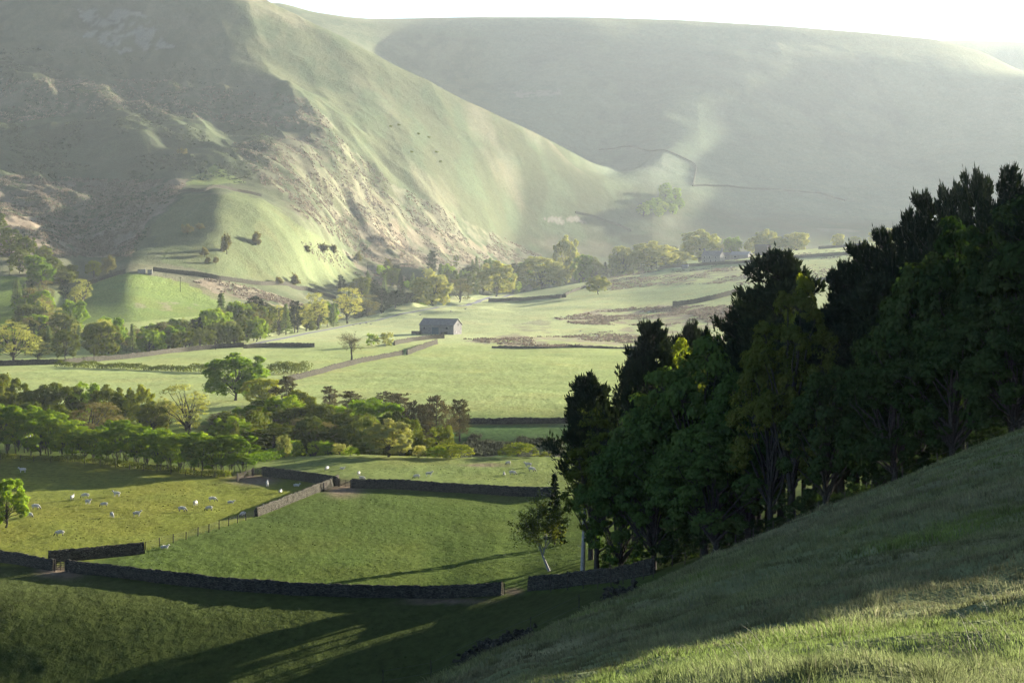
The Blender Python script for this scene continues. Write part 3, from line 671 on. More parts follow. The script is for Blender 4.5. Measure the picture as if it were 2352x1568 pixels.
for (z_, dx, dy, dz, r_) in ((8.2, -1.6, .2, .5, .06), (7.0, -1.0, -.5, .2, .05), (8.9, -.7, .4, .8, .05), (5.2, .9, .2, .3, .05), (3.4, -.8, .1, .25, .045), (6.2, 1.1, -.3, .5, .04), (9.2, .9, -.2, -.2, .04)):
    T = Tubes(); T.add([[.2, 0, z_], [.2+dx*.5, dy*.5, z_+dz*.35], [.2+dx, dy, z_+dz]], [r_, r_*.7, r_*.25], 5); link('branch', T.mesh('branch', BARKP), sn)
# the wood behind: close-grown trunks, seen only as dark poles under the crowns
rr = random.Random(8)
for i in range(46):
    u = 1460+i*20.5+rr.uniform(-9, 9); Y = np.interp(u, [1450, 2352], [208, 168])+rr.uniform(4, 44)
    vt = np.interp(u, [1450, 1640, 1800, 1940, 2130, 2352], [1000, 830, 720, 730, 600, 500])+rr.uniform(0, 90)
    P(rr.choice(['pine', 'pine', 'tall_pine']), u, float(Y), float(vt), rr.uniform(90, 130), label='close-grown tree inside the dark plantation, mostly a bare black trunk', name='plantation_tree', group='inner trees of the dark plantation')
for i in range(26):
    u = rr.uniform(2000, 2350); Y = rr.uniform(205, 235)
    P(rr.choice(['pine', 'big_green', 'tall_pine']), u, Y, height=rr.uniform(17, 21), label='tree deep in the back of the plantation, only glimpsed between trunks', name='plantation_tree', group='trees in the back of the plantation')
for i in range(5):
    u = rr.uniform(1700, 1900); Y = rr.uniform(385, 430)
    P(rr.choice(['pine', 'oak', 'big_green', 'tall_pine']), u, Y, height=rr.uniform(11, 13), label='tree of the valley wood behind the plantation, hidden by its crowns', name='valley_tree', group='valley trees behind the plantation')
# scrub and low boughs along the plantation edge
for i in range(24):
    u = 1400+i*40+rr.uniform(-14, 14); Y = float(np.interp(u, [1400, 1600, 2000, 2352], [214, 196, 166, 158]))+rr.uniform(0, 10)
    P('shade_shrub', u, Y, height=rr.uniform(1.6, 4.0), label='shaded scrub growing between the trunks at the plantation edge', name='scrub_bush', cat='bush', group='scrub under the plantation edge')
# unseen trees carrying the plantation past the edge, added to shade the near slope
for i in range(40):
    u = 2430+i*72+rr.uniform(-30, 30); Y = rr.uniform(150, 200) if u < 3000 else rr.uniform(112, 175)
    P(rr.choice(['big_green', 'tall_pine', 'pine']), u, Y, height=rr.uniform(19, 24), label='unseen plantation tree beyond the picture edge, added to shade the near slope', name='plantation_tree', group='plantation trees beyond the picture edge')

# ------------------------------------------------------------------ row of young trees along the top of the sheep field
R2 = random.Random(3); L2 = []
tops = ([-60, 0, 50, 100, 150, 200, 245, 280, 320, 370, 410, 470, 520, 562], [925, 930, 930, 945, 950, 985, 968, 962, 975, 982, 988, 992, 996, 1004])
bases = ([-60, 0, 200, 300, 450, 575], [1042, 1046, 1060, 1072, 1090, 1086])
u = -50
while u < 565:
    L2.append(('hedge_tree', u, None, float(np.interp(u, *tops))+R2.uniform(-3, 8), R2.uniform(60, 84), float(np.interp(u, *bases)))); u += R2.uniform(21, 27)
row('young trees in the row above the sheep field', 'young bright green tree in the hedgerow above the shadowed sheep field', L2, name='young_tree', ymin=300, ymax=420)
for i in range(13):
    u = -30+i*44+R2.uniform(-8, 8); b = at(u, float(np.interp(u, *bases)), 300, 420)
    P('hedge_tree', u, b[1]+9+R2.uniform(0, 4), float(np.interp(u, *tops))+R2.uniform(2, 14), R2.uniform(64, 84), label='young green tree in the second line behind the sheep field hedgerow', group='second line of young trees', name='young_tree')
P('bronze_tree', 212, 398, 922, 135, label='bare-looking bronze tree standing above the young green row', name='ash_tree')
P('bronze_tree', 250, 404, 930, 90, label='smaller bronze tree touching the right side of the bare-looking one', name='ash_tree')
P('pale_tree', 425, 430, 882, 135, label='tall pale yellow tree with open branches beside the young green row', name='ash_tree', var=0)
P('pale_tree', 385, 436, 915, 90, label='smaller pale tree joined to the left of the tall pale yellow one', name='ash_tree')
row('trees behind the young green row', 'broad tree in the far line behind the young green row', [
 ('olive_oak', -20, 440, 855, 100), ('olive_oak', 30, 452, 870, 80), ('olive_oak', 85, 442, 895, 80), ('olive_oak', 135, 446, 880, 110), ('oak', 195, 450, 882, 80), ('olive_oak', 245, 446, 888, 80),
 ('olive_oak', 285, 440, 902, 70), ('yellow_oak', 322, 436, 888, 70), ('olive_oak', 350, 428, 925, 70), ('olive_oak', 60, 420, 925, 90), ('olive_oak', 120, 418, 930, 80)])
# ------------------------------------------------------------------ stream-side wood in the middle
P('oak', 541, 516, 816, 148, label='big round-headed oak standing over the stream wood by the field wall', name='oak_tree', var=1)
P('yellow_oak', 600, 500, 868, 90, label='yellowish oak joined to the right side of the big round-headed oak', name='oak_tree')
P('pale_oak', 892, 376, 966, 118, vbase=None, label='pale golden layered oak standing sunlit at the lip of the stream wood', name='oak_tree', var=1)
P('pale_shrub', 965, 377, 1020, 34, label='small round silver green bush right of the golden oak', name='bush', cat='bush')
P('shrub', 1005, 378, 1024, 50, label='green bush overlapping the left side of the bright wide bush', name='bush', cat='bush')
P('yellow_shrub', 1045, 378, 1018, 92, label='bright wide yellow green bush at the top edge of the sheep pasture', name='bush', cat='bush')
P('yellow_shrub', 1192, 381, 1014, 84, label='dome-shaped olive bush below the shaded bank, near the sheep', name='bush', cat='bush')
P('dark_shrub', 1245, 392, 1034, 40, label='little dark bush right of the dome-shaped olive bush', name='bush', cat='bush')
P('dark_conifer', 1012, 430, 990, 46, label='tousled brown bush on the shaded stream bank', name='bush', cat='bush')
row('pines at the right end of the stream wood', 'brown green pine at the right end of the stream wood', [
 ('brown_pine', 950, 425, 926, 54), ('brown_pine', 975, 436, 932, 50), ('brown_pine', 1002, 428, 915, 66), ('brown_pine', 1056, 440, 921, 54), ('brown_pine', 925, 432, 945, 50)], name='pine_tree')
row('pine tops showing behind the stream wood', 'brown pine top rising behind the leafy stream wood', [
 ('brown_pine', 658, 470, 868, 56), ('brown_pine', 757, 480, 889, 42), ('brown_pine', 806, 474, 900, 56), ('brown_pine', 888, 470, 901, 58), ('brown_pine', 916, 464, 905, 54)], name='pine_tree')
row('leafy trees of the stream wood', 'leafy tree in the front of the stream wood', [
 ('oak', 862, 432, 916, 140), ('olive_oak', 800, 420, 945, 100), ('oak', 770, 440, 930, 90), ('olive_oak', 725, 432, 925, 95), ('olive_oak', 690, 446, 898, 80), ('oak', 650, 436, 910, 95), ('olive_oak', 612, 440, 915, 80),
 ('oak', 570, 430, 930, 80), ('olive_oak', 905, 424, 945, 80), ('bronze_tree', 700, 414, 960, 90), ('olive_oak', 655, 412, 975, 80), ('bronze_tree', 740, 410, 968, 80), ('olive_oak', 820, 404, 968, 100), ('dark_shrub', 610, 404, 985, 70),
 ('dark_shrub', 555, 410, 975, 60), ('bronze_tree', 540, 440, 940, 60), ('olive_oak', 945, 410, 975, 60), ('dark_shrub', 985, 408, 1000, 60), ('slim_tree', 760, 402, 985, 60)])
q5 = random.Random(55)
for i in range(44):
    u = q5.uniform(490, 1010); Y = q5.uniform(392, 462); t_ = float(np.interp(u, [490, 600, 860, 1010], [945, 925, 940, 975]))
    P(q5.choice(['oak', 'olive_oak', 'olive_oak', 'slim_tree', 'dark_shrub', 'brown_pine']), u, Y, t_+q5.uniform(0, 60), q5.uniform(60, 105), label='tree packed inside the stream wood, filling between its larger crowns', group='inner trees of the stream wood', name='stream_wood_tree')
# fresh green hedge bushes between the young row and the golden oak
row('hawthorn bushes edging the sheep pasture', 'fresh green hedge bush along the top of the sheep pasture', [
 ('shrub', 583, None, 1032, 34, 1056), ('shrub', 606, None, 1030, 34, 1054), ('shrub', 628, None, 1026, 34, 1052), ('pale_shrub', 652, None, 998, 40, 1052), ('shrub', 678, None, 1008, 44, 1048), ('pale_shrub', 702, None, 1012, 44, 1046), ('shrub', 728, None, 1010, 44, 1044),
 ('shrub', 752, None, 1012, 40, 1044), ('pale_shrub', 782, None, 1016, 46, 1044), ('shrub', 806, None, 1024, 40, 1048), ('slim_tree', 540, 392, 968, 22), ('slim_tree', 562, 396, 985, 22)], name='hedge_bush', cat='bush', ymin=300, ymax=388)
P('oak', 14, 283, 1100, 96, label='bright green round tree cut by the left picture edge among the sheep', name='oak_tree')
# ------------------------------------------------------------------ middle distance singles
P('bare_tree', 808, None, 762, 84, vbase=838, ymin=600, ymax=900, label='lone leafless tree standing on the field wall below the barn', name='bare_tree')
P('shrub', 853, None, 764, 28, vbase=796, ymin=600, ymax=930, label='upright green bush left of the barn, next to a rounder one', name='bush', cat='bush')
P('pale_shrub', 884, None, 762, 44, vbase=796, ymin=600, ymax=930, label='rounder pale bush closest to the barn', name='bush', cat='bush')
P('pale_oak', 1374, None, 634, 54, vbase=676, ymin=900, ymax=1640, label='lone pale round tree in the far fields under the farm', name='field_tree')
row('hawthorns dotted over the lower fell', 'small hawthorn on the green lower slope of the left fell', [
 ('hawthorn', 430, None, 514, 36, 538), ('hawthorn', 458, None, 511, 24, 528), ('hawthorn', 521, None, 534, 34, 584), ('hawthorn', 470, None, 565, 30, 590), ('hawthorn', 478, None, 588, 18, 606), ('hawthorn', 496, None, 588, 18, 606),
 ('hawthorn', 588, None, 530, 34, 563), ('hawthorn', 705, None, 562, 22, 580), ('hawthorn', 742, None, 556, 36, 582), ('hawthorn', 766, None, 560, 26, 582), ('hawthorn', 822, None, 576, 30, 604), ('hawthorn', 676, None, 625, 32, 660),
 ('hawthorn', 640, None, 634, 34, 654), ('hawthorn', 826, None, 642, 28, 668), ('hawthorn', 890, None, 592, 32, 622), ('hawthorn', 255, None, 586, 50, 628), ('hawthorn', 418, None, 340, 30, 356)], name='hawthorn_tree', ymin=900, ymax=2200)
row('green bushes at the foot of the fell', 'pale green bush among bracken at the foot of the fell', [
 ('shrub', 880, None, 608, 34, 632), ('shrub', 932, None, 644, 26, 664), ('pale_shrub', 985, None, 615, 30, 640), ('shrub', 905, None, 625, 30, 640), ('shrub', 960, None, 640, 40, 660)], name='bush', cat='bush', ymin=900, ymax=2000)
G3 = 'small dark bushes high on the left spur'
for (u, v) in ((897, 293), (916, 290), (961, 310), (985, 318), (945, 352), (1003, 352), (1012, 374)):
    P('dark_shrub', u, None, vbase=v, height=2.4, ymin=1500, ymax=2160, label='tiny dark bush dotted high on the smooth spur', group=G3, name='bush', cat='bush')
# ------------------------------------------------------------------ wood below the left fell and along the stream
R4 = random.Random(11)
row('large trees at the left end of the valley wood', 'large tree at the left end of the valley wood', [
 ('pale_tree', 30, 690, 740, 118), ('olive_oak', 237, 735, 740, 82), ('pale_tree', 90, 720, 785, 70), ('olive_oak', 150, 740, 760, 60), ('oak', 95, 1050, 604, 64), ('olive_oak', 145, 1060, 618, 56), ('pale_tree', 185, 1000, 640, 50), ('olive_oak', 20, 1110, 562, 70)])
G4 = 'mixed trees of the wood below the left fell'
for i in range(58):
    Y = R4.uniform(790, 1010); u = R4.uniform(-30, np.interp(Y, [790, 1060], [200, 170]))
    if u < 55 and Y > 870: u += 60
    k = R4.choice(['larch', 'larch', 'pale_tree', 'olive_oak', 'oak', 'dark_conifer', 'larch', 'bronze_tree'])
    P(k, u, Y, height=R4.uniform(9, 14), label='mixed woodland tree climbing the slope below the left fell', group=G4, name='woodland_tree')
for (u, Y, h, k) in ((20, 1130, 12, 'olive_oak'), (60, 1120, 11, 'olive_oak'), (100, 1110, 10, 'olive_oak'), (-10, 1160, 12, 'olive_oak'), (215, 1085, 9, 'olive_oak'), (45, 1075, 12, 'olive_oak'), (80, 1070, 12, 'oak'), (120, 1080, 11, 'olive_oak'), (160, 1070, 10, 'olive_oak')):
    P(k, u, Y, height=h, label='dark tree along the upper edge of the left wood', group='dark trees at the upper edge of the left wood', name='woodland_tree')
G5 = 'mixed trees lining the stream below the fell'
def belt(n, us, Ys, hs, kinds, lab, g, seed, sp=30):
    q = random.Random(seed)
    for i in range(n):
        u = us[0]+(us[-1]-us[0])*(i+q.uniform(.1, .9))/n; Y = float(np.interp(u, us, Ys))+q.uniform(-sp, sp)
        P(q.choice(kinds), u, Y, height=float(np.interp(u, us, hs))*q.uniform(.9, 1.32), label=lab, group=g, name='streamside_tree')
belt(44, [205, 350, 480, 600, 770], [800, 850, 880, 930, 1090], [11, 11, 12, 13, 13], ['larch', 'dark_conifer', 'olive_oak', 'oak', 'slim_tree', 'pale_tree', 'dark_spruce', 'bronze_tree'], 'streamside tree in the mixed belt left of the road', G5, 21)
belt(20, [330, 480, 600], [790, 810, 860], [8, 8, 8], ['oak', 'olive_oak', 'slim_tree', 'dark_shrub'], 'low tree in the dark belt behind the long field wall', 'low trees behind the long field wall', 22, 15)
row('prominent trees along the valley road', 'prominent tree in the line behind the valley road', [
 ('pale_oak', 525, 850, 738, 90), ('larch', 508, 905, 672, 44), ('oak', 548, 930, 692, 60), ('dark_conifer', 588, 960, 684, 50), ('pale_tree', 640, 980, 700, 60), ('pale_tree', 728, 1010, 672, 66), ('pale_tree', 798, 1110, 660, 78), ('bronze_tree', 845, 1150, 676, 60),
 ('dark_conifer', 876, 1170, 664, 46), ('dark_conifer', 908, 1190, 668, 46), ('dark_conifer', 935, 1210, 672, 44), ('pale_oak', 992, 1230, 630, 92), ('bronze_tree', 1056, 1290, 640, 64), ('pale_oak', 1140, 1390, 604, 86), ('pale_tree', 1110, 1370, 640, 50), ('oak', 960, 1250, 680, 50)])
row('prominent trees in the haze before the farm', 'hazy round tree on the field crest before the farm', [
 ('pale_oak', 1245, 1490, 592, 112), ('pale_oak', 1300, 1560, 548, 62), ('oak', 1338, 1540, 585, 50), ('pale_oak', 1430, 1560, 568, 62), ('pale_oak', 1500, 1545, 558, 112), ('pale_oak', 1555, 1570, 578, 60), ('pale_oak', 1610, 1620, 532, 104), ('oak', 1682, 1640, 546, 46),
 ('pale_oak', 1735, 1660, 545, 52), ('pale_oak', 1762, 1650, 530, 60), ('pale_oak', 1828, 1660, 534, 62), ('pale_oak', 1790, 1655, 546, 70), ('pale_oak', 1925, 1680, 537, 30), ('pale_oak', 1965, 1690, 543, 26), ('pale_oak', 2010, 1700, 533, 34), ('pale_oak', 2042, 1700, 524, 36)])
belt(54, [770, 1000, 1180, 1400, 1560], [1220, 1450, 1660, 1740, 1760], [12, 14, 14, 18, 18], ['dark_conifer', 'larch', 'dark_spruce', 'olive_oak', 'larch', 'dark_conifer'], 'dark hazy tree in the stream wood at the fell foot', 'dark hazy trees at the fell foot', 23, 60)
belt(22, [980, 1100, 1250], [1560, 1640, 1740], [10, 12, 12], ['larch', 'oak', 'slim_tree'], 'young pale tree above the stream at the fell foot', 'young trees above the stream', 24, 70)
belt(12, [1560, 1700, 1900, 2060], [1720, 1740, 1760, 1790], [9, 9, 7, 7], ['oak', 'pale_oak', 'larch'], 'small hazy tree on the skyline of the far fields', 'small hazy trees past the farm', 25, 20)
for (u, v) in ((1523, 488), (1538, 478), (1530, 465), (1545, 492), (1512, 498), (1550, 462), (1528, 450), (1560, 480), (1508, 482), (1490, 492), (1478, 498)):
    P('oak', u, None, vbase=v, height=R4.uniform(11, 15), ymin=1700, ymax=3100, label='hazy tree in the clough that cuts into the far fell', group='hazy trees in the clough', name='clough_tree')
for t in TREES:
    if '_u' in t: del t['_u']
# ------------------------------------------------------------------ drystone walls, hedges, fences, gates
def stone_mat(name, c1, c2, sc=4.0):
    m, N, L = newmat(name); tc = nd(N, 'ShaderNodeTexCoord')
    mp = nd(N, 'ShaderNodeMapping'); mp.inputs['Scale'].default_value = (1, 1, 2.2); L.new(tc.outputs['Object'], mp.inputs[0])
    vo = nd(N, 'ShaderNodeTexVoronoi'); vo.inputs['Scale'].default_value = sc; L.new(mp.outputs[0], vo.inputs['Vector'])
    n = noise_tex(N, L, tc.outputs['Object'], 1.3, 4, .7)
    bw = nd(N, 'ShaderNodeRGBToBW'); L.new(vo.outputs['Color'], bw.inputs[0])
    col = mixc(N, L, bw.outputs[0], c1, c2)
    col = mixc(N, L, ramp(N, L, n, [(.35, .65), (.65, 1.25)]), (0, 0, 0), col)
    d = nd(N, 'ShaderNodeBsdfDiffuse'); L.new(col, d.inputs[0])
    bp = nd(N, 'ShaderNodeBump'); bp.inputs['Distance'].default_value = .10; bp.invert = True; L.new(vo.outputs['Distance'], bp.inputs['Height']); L.new(bp.outputs[0], d.inputs['Normal'])
    o = nd(N, 'ShaderNodeOutputMaterial'); L.new(d.outputs[0], o.inputs[0]); return m
GRIT = stone_mat('gritstone', (.014, .014, .011), (.085, .078, .058))
GRITW = stone_mat('barn_stone', (.125, .118, .105), (.20, .188, .168), 2.5)
SLATE = stone_mat('stone_slates', (.11, .10, .095), (.19, .175, .165), 2.2)
WOOD = bark_mat('weathered_wood', (.035, .030, .024), (.075, .064, .052))
def plainmat(name, c, rough=.8, spec=.2, metal=0):
    m, N, L = newmat(name); b = nd(N, 'ShaderNodeBsdfPrincipled'); tc = nd(N, 'ShaderNodeTexCoord')
    n = noise_tex(N, L, tc.outputs['Object'], 1.7, 4, .6)
    col = mixc(N, L, ramp(N, L, n, [(.3, .75), (.7, 1.15)]), (0, 0, 0), c)
    L.new(col, b.inputs['Base Color']); b.inputs['Roughness'].default_value = rough; b.inputs['Specular IOR Level'].default_value = spec; b.inputs['Metallic'].default_value = metal
    o = nd(N, 'ShaderNodeOutputMaterial'); L.new(b.outputs[0], o.inputs[0]); return m
def path_pts(pts, ymin=150, ymax=3300):
    """picture points along the foot of a wall -> world points on the ground"""
    out = []
    for p in pts: out.append(at(p[0], p[1], ymin if len(p) < 3 else p[2], ymax if len(p) < 4 else p[3]))
    return np.array(out)
def resample(P_, step):
    d = np.r_[0, np.cumsum(np.linalg.norm(np.diff(P_[:, :2], axis=0), axis=1))]; n = max(2, int(d[-1]/step)+1)
    t = np.linspace(0, d[-1], n)
    # rounded corners: smooth the sampled line a little
    xy = np.stack([np.interp(t, d, P_[:, 0]), np.interp(t, d, P_[:, 1])], 1)
    k = min(9, (n//6)*2+1)
    if k >= 3:
        w_ = np.ones(k)/k; pad = np.pad(xy, ((k//2, k//2), (0, 0)), mode='edge'); sm = np.stack([np.convolve(pad[:, i], w_, 'valid') for i in (0, 1)], 1); sm[0] = xy[0]; sm[-1] = xy[-1]; xy = sm
    return np.c_[xy, H(xy[:, 0], xy[:, 1])]
def drystone(label, pts, h=1.35, th=.55, step=.35, seed=0, ymin=150, ymax=3300, name='drystone_wall', mat=None, group=None, gaps=0):
    Q = resample(path_pts(pts, ymin, ymax), step); n = len(Q); rng = np.random.default_rng(seed+7)
    o3 = Q.mean(0); o3[2] = Q[:, 2].min()
    t = unit(np.gradient(Q[:, :2], axis=0)); nn = np.stack([-t[:, 1], t[:, 0]], 1)
    s_ = np.arange(n)*step
    hh = h*(1+.10*fbm(s_/9, s_*0, seed, 3)-gaps*sstep(.25, .6, fbm(s_/14, s_*0+5, seed+3, 2)))
    top = hh+rng.uniform(-.03, .13, n)*(1 if step < .6 else 2)      # upright cope stones
    prof = [(-.5*th-.06, -.5), (-.5*th-.03, .25), (-.38*th, .72), (-.34*th, .9), (-.18*th, 1.0), (.18*th, 1.0), (.34*th, .9), (.38*th, .72), (.5*th+.03, .25), (.5*th+.06, -.5)]
    V = []
    for (a, b) in prof:
        z = np.where(b >= 1.0, top, hh*b) if b > 0 else np.full(n, b)
        a_ = a+rng.normal(size=n)*.025; V.append(np.c_[Q[:, :2]+nn*a_[:, None], Q[:, 2]+z+rng.normal(size=n)*.012])
    V = np.stack(V, 1)-o3; m = len(prof)
    i = (np.arange(n-1)*m)[:, None]; j = np.arange(m-1)[None]
    q = np.stack([i+j, i+m+j, i+m+j+1, i+j+1], -1).reshape(-1, 4)
    me = mesh_np(name, V, faces=q.tolist()+[list(range(m)), list(range((n-1)*m, n*m))[::-1]], mats=[mat or GRIT])
    o = link(name, me, loc=o3); tag(o, label, 'stone wall', group); return o
D = drystone
D('long dark drystone wall sweeping across the foot of the near field', [(152, 1311), (260, 1324), (400, 1342), (600, 1360), (800, 1370), (1000, 1372), (1154, 1366)], 1.45, seed=1, ymax=300)
D('short dark drystone wall running off the left picture edge by the field gate', [(-60, 1284), (0, 1290), (60, 1298), (124, 1310)], 1.4, seed=2, ymax=300)
D('brown drystone wall rising from the corner gate to the wire fence', [(112, 1292), (180, 1286), (260, 1278), (330, 1270)], 1.45, seed=3, ymax=300)
D('sunlit drystone wall climbing between the two sheep fields to the top gate', [(588, 1186), (640, 1166), (700, 1141), (752, 1122), (776, 1108)], 1.3, seed=4, ymin=260, ymax=380)
D('dark drystone wall above the shaded corner with three sheep', [(606, 1092), (660, 1099), (720, 1108), (774, 1116)], 1.55, seed=5, ymin=260, ymax=380)
D('dark drystone wall along the top of the large empty field', [(808, 1120), (900, 1122), (1000, 1128), (1120, 1134), (1272, 1140)], 1.5, seed=6, ymin=260, ymax=380)
D('shaded drystone wall at the foot of the plantation trees', [(1216, 1356), (1290, 1350), (1370, 1338), (1440, 1328), (1500, 1318)], 1.5, seed=7, ymax=300)
D('long dark wall edging the bright field above the stream bank', [(1040, 975), (1090, 973), (1180, 973), (1300, 972), (1420, 968)], 1.3, seed=8, step=.6, ymin=420, ymax=520)
D('pale wall running from the stream wood up past the lone leafless tree', [(655, 878), (720, 862), (790, 843), (860, 827), (925, 815)], 1.6, step=.6, seed=9, ymin=450, ymax=850)
D('short pale wall just below the barn, ending at a gateway', [(935, 815), (970, 802), (1004, 790)], 1.9, step=.6, seed=10, ymin=600, ymax=900)
D('curved yard wall in front of the stone barn', [(905, 793), (945, 784), (985, 779), (1020, 777)], 1.7, step=.6, seed=11, ymin=700, ymax=925)
D('low dark wall left of the barn, above the lone leafless tree', [(560, 800), (620, 797), (680, 797), (722, 797)], 1.6, step=.6, seed=12, ymin=600, ymax=900)
D('long dark wall following the foot of the left wood', [(-60, 842), (60, 838), (150, 836), (240, 828), (340, 818), (420, 808), (500, 800), (560, 797)], 1.7, step=.6, seed=13, ymin=560, ymax=860)
D('wall at the upper end of the bright middle field', [(1130, 799), (1250, 800), (1380, 800), (1500, 798), (1620, 796)], .9, step=.7, seed=14, ymin=650, ymax=900, gaps=.4)
D('straight fence-like wall climbing the left side of the small intake field', [(182, 740), (192, 690), (203, 655)], 1.5, step=.8, seed=15, ymin=900, ymax=1250)
D('wall slanting up from the intake field to the ruined fold', [(203, 655), (240, 641), (288, 627)], 2.2, step=.8, seed=16, ymin=900, ymax=1250)
D('dark wall descending from the ruined fold across the slope', [(352, 622), (420, 630), (500, 643), (600, 655), (700, 665), (772, 688)], 2.2, step=.8, seed=17, ymin=950, ymax=1500)
D('dark wall crossing the knoll behind the left bracken', [(410, 442), (470, 440), (545, 440), (600, 452)], 1.8, step=1, seed=18, ymin=1200, ymax=1800)
D('wall beside the lane where it passes the far sheep fields', [(1122, 693), (1180, 690), (1250, 687), (1300, 683)], 2.2, step=.8, seed=19, ymin=900, ymax=1600)
D('broken brown wall stepping up beside the lone pale tree', [(1286, 686), (1312, 672), (1345, 660), (1400, 652)], 1.7, step=.8, seed=20, ymin=900, ymax=1600, gaps=.5)
D('dark wall ending in the middle of the far rushy field', [(1545, 704), (1580, 700), (1640, 688), (1705, 670)], 2.6, step=.8, seed=21, ymin=800, ymax=1600)
D('long dark wall in front of the far farm', [(1510, 620), (1580, 613), (1680, 607), (1760, 600), (1850, 592), (1960, 584)], 2.2, step=1, seed=22, ymin=1000, ymax=1620)
D('thin upper wall near the skyline of the far fields', [(1880, 572), (1940, 568), (1990, 564)], 2.0, step=1, seed=23, ymin=1100, ymax=1620)
D('wall behind the plantation in the far fields', [(1870, 648), (1930, 642), (1990, 630), (2060, 612)], 2.2, step=1, seed=24, ymin=900, ymax=1700)
D('dark wall line drawn across the far fell', [(1590, 428), (1650, 428), (1720, 434), (1800, 438), (1880, 444), (1940, 462)], 1.9, 1.2, step=2, seed=25, ymin=1900, ymax=3200)
D('wall on the hazy slope below the spur end', [(1322, 490), (1370, 500), (1420, 516), (1450, 532)], 2.4, 1.0, step=2, seed=26, ymin=1700, ymax=2900)
D('faint wall curling above the hazy clough', [(1375, 345), (1440, 336), (1530, 348), (1600, 378), (1592, 425)], 1.5, 1.2, step=3, seed=27, ymin=1900, ymax=3200)

def boxv(cx, cy, cz, sx, sy, sz, rz=0):
    c, s = math.cos(rz), math.sin(rz)
    return [(cx+c*x-s*y, cy+s*x+c*y, cz+z) for z in (-sz/2, sz/2) for (x, y) in ((-sx/2, -sy/2), (sx/2, -sy/2), (sx/2, sy/2), (-sx/2, sy/2))]
BF = [(0, 3, 2, 1), (4, 5, 6, 7), (0, 1, 5, 4), (1, 2, 6, 5), (2, 3, 7, 6), (3, 0, 4, 7)]
class MB:
    def __init__(s): s.v = []; s.f = []
    def box(s, *a, **k):
        n = len(s.v); s.v += boxv(*a, **k); s.f += [tuple(i+n for i in f) for f in BF]; return s
    def poly(s, vs, fs):
        n = len(s.v); s.v += [tuple(v) for v in vs]; s.f += [tuple(i+n for i in f) for f in fs]; return s
    def tube(s, pts, r, sides=6):
        T = Tubes(); T.add(np.array(pts, float), [r]*len(pts) if not hasattr(r, '__len__') else r, sides)
        v = np.concatenate(T.v); return s.poly(v.tolist(), np.concatenate(T.q).tolist()+[list(range(sides))[::-1], list(range(len(v)-sides, len(v)))])
    def build(s, name, mat, parent=None, loc=None, smooth=False, mats=None): return link(name, mesh_np(name, s.v, faces=s.f, mats=mats or [mat], smooth=smooth), parent, loc)
def fence(label, pts, spacing=3.0, h=1.15, ymin=150, ymax=3300, name='wire_fence', group=None, wires=4, r=.06, seed=0, jitter=.05):
    W_ = path_pts(pts, ymin, ymax) if not isinstance(pts, np.ndarray) else pts
    Q = resample(W_, spacing); o3 = Q[0].copy(); rng = random.Random(seed)
    root = empty(name, o3); tag(root, label, 'fence', group); tops = []
    for p in Q:
        q = p-o3; hh = h*rng.uniform(.92, 1.12); lx, ly = rng.gauss(0, jitter), rng.gauss(0, jitter)
        MB().tube([q+[0, 0, -.35], q+[lx*.5, ly*.5, hh*.5], q+[lx, ly, hh]], [r, r*.95, r*.9], 6).build('post', WOOD, root)
        tops.append((q, lx, ly, hh))
    m = MB()
    for k in range(wires):
        f = .25+.68*k/max(1, wires-1)
        m.tube([q+[lx*f, ly*f, h*f] for (q, lx, ly, hh) in tops], .008, 3)
    m.build('wire', WIRE, root); return root
WIRE = plainmat('galvanised_wire', (.08, .08, .08), .8, .1)
fence('post and wire fence linking the brown corner wall to the sunlit climbing wall', [(334, 1262), (400, 1246), (460, 1229), (520, 1209), (584, 1188)], 3.2, ymax=340, seed=1)
fence('short wire fence between the long dark wall and the plantation wall', [(1158, 1364), (1185, 1358), (1212, 1354)], 1.9, ymax=300, seed=2, wires=5)
fence('tall posts with netting standing along the plantation wall', [(1265, 1358), (1350, 1350), (1440, 1338), (1500, 1326)], 3.4, 2.0, ymax=300, seed=3, wires=3)
Yf = [(1500, 196), (1560, 190), (1640, 182), (1720, 174), (1820, 166), (1920, 160), (2050, 152), (2200, 146), (2340, 142)]
fence('dark post fence along the top of the grass slope in front of the trunks', np.array([on(u, Y+8) for u, Y in Yf]), 3.9, 1.3, seed=4, wires=2)
fence('leaning fence posts descending the dark slope beside the rubble', [(880, 1572, 150), (970, 1556, 150), (1040, 1532, 150), (1110, 1500, 150), (1190, 1465, 150), (1262, 1430, 150), (1330, 1400, 150)], 4.6, 1.5, ymin=150, ymax=230, seed=5, wires=2, jitter=.16, r=.055)
fence('wire fence along the hedge at the foot of the young green row', [(0, 1056), (120, 1062), (240, 1070), (360, 1084), (470, 1098), (545, 1098)], 3.4, 1.2, ymin=280, ymax=420, seed=6, wires=3)

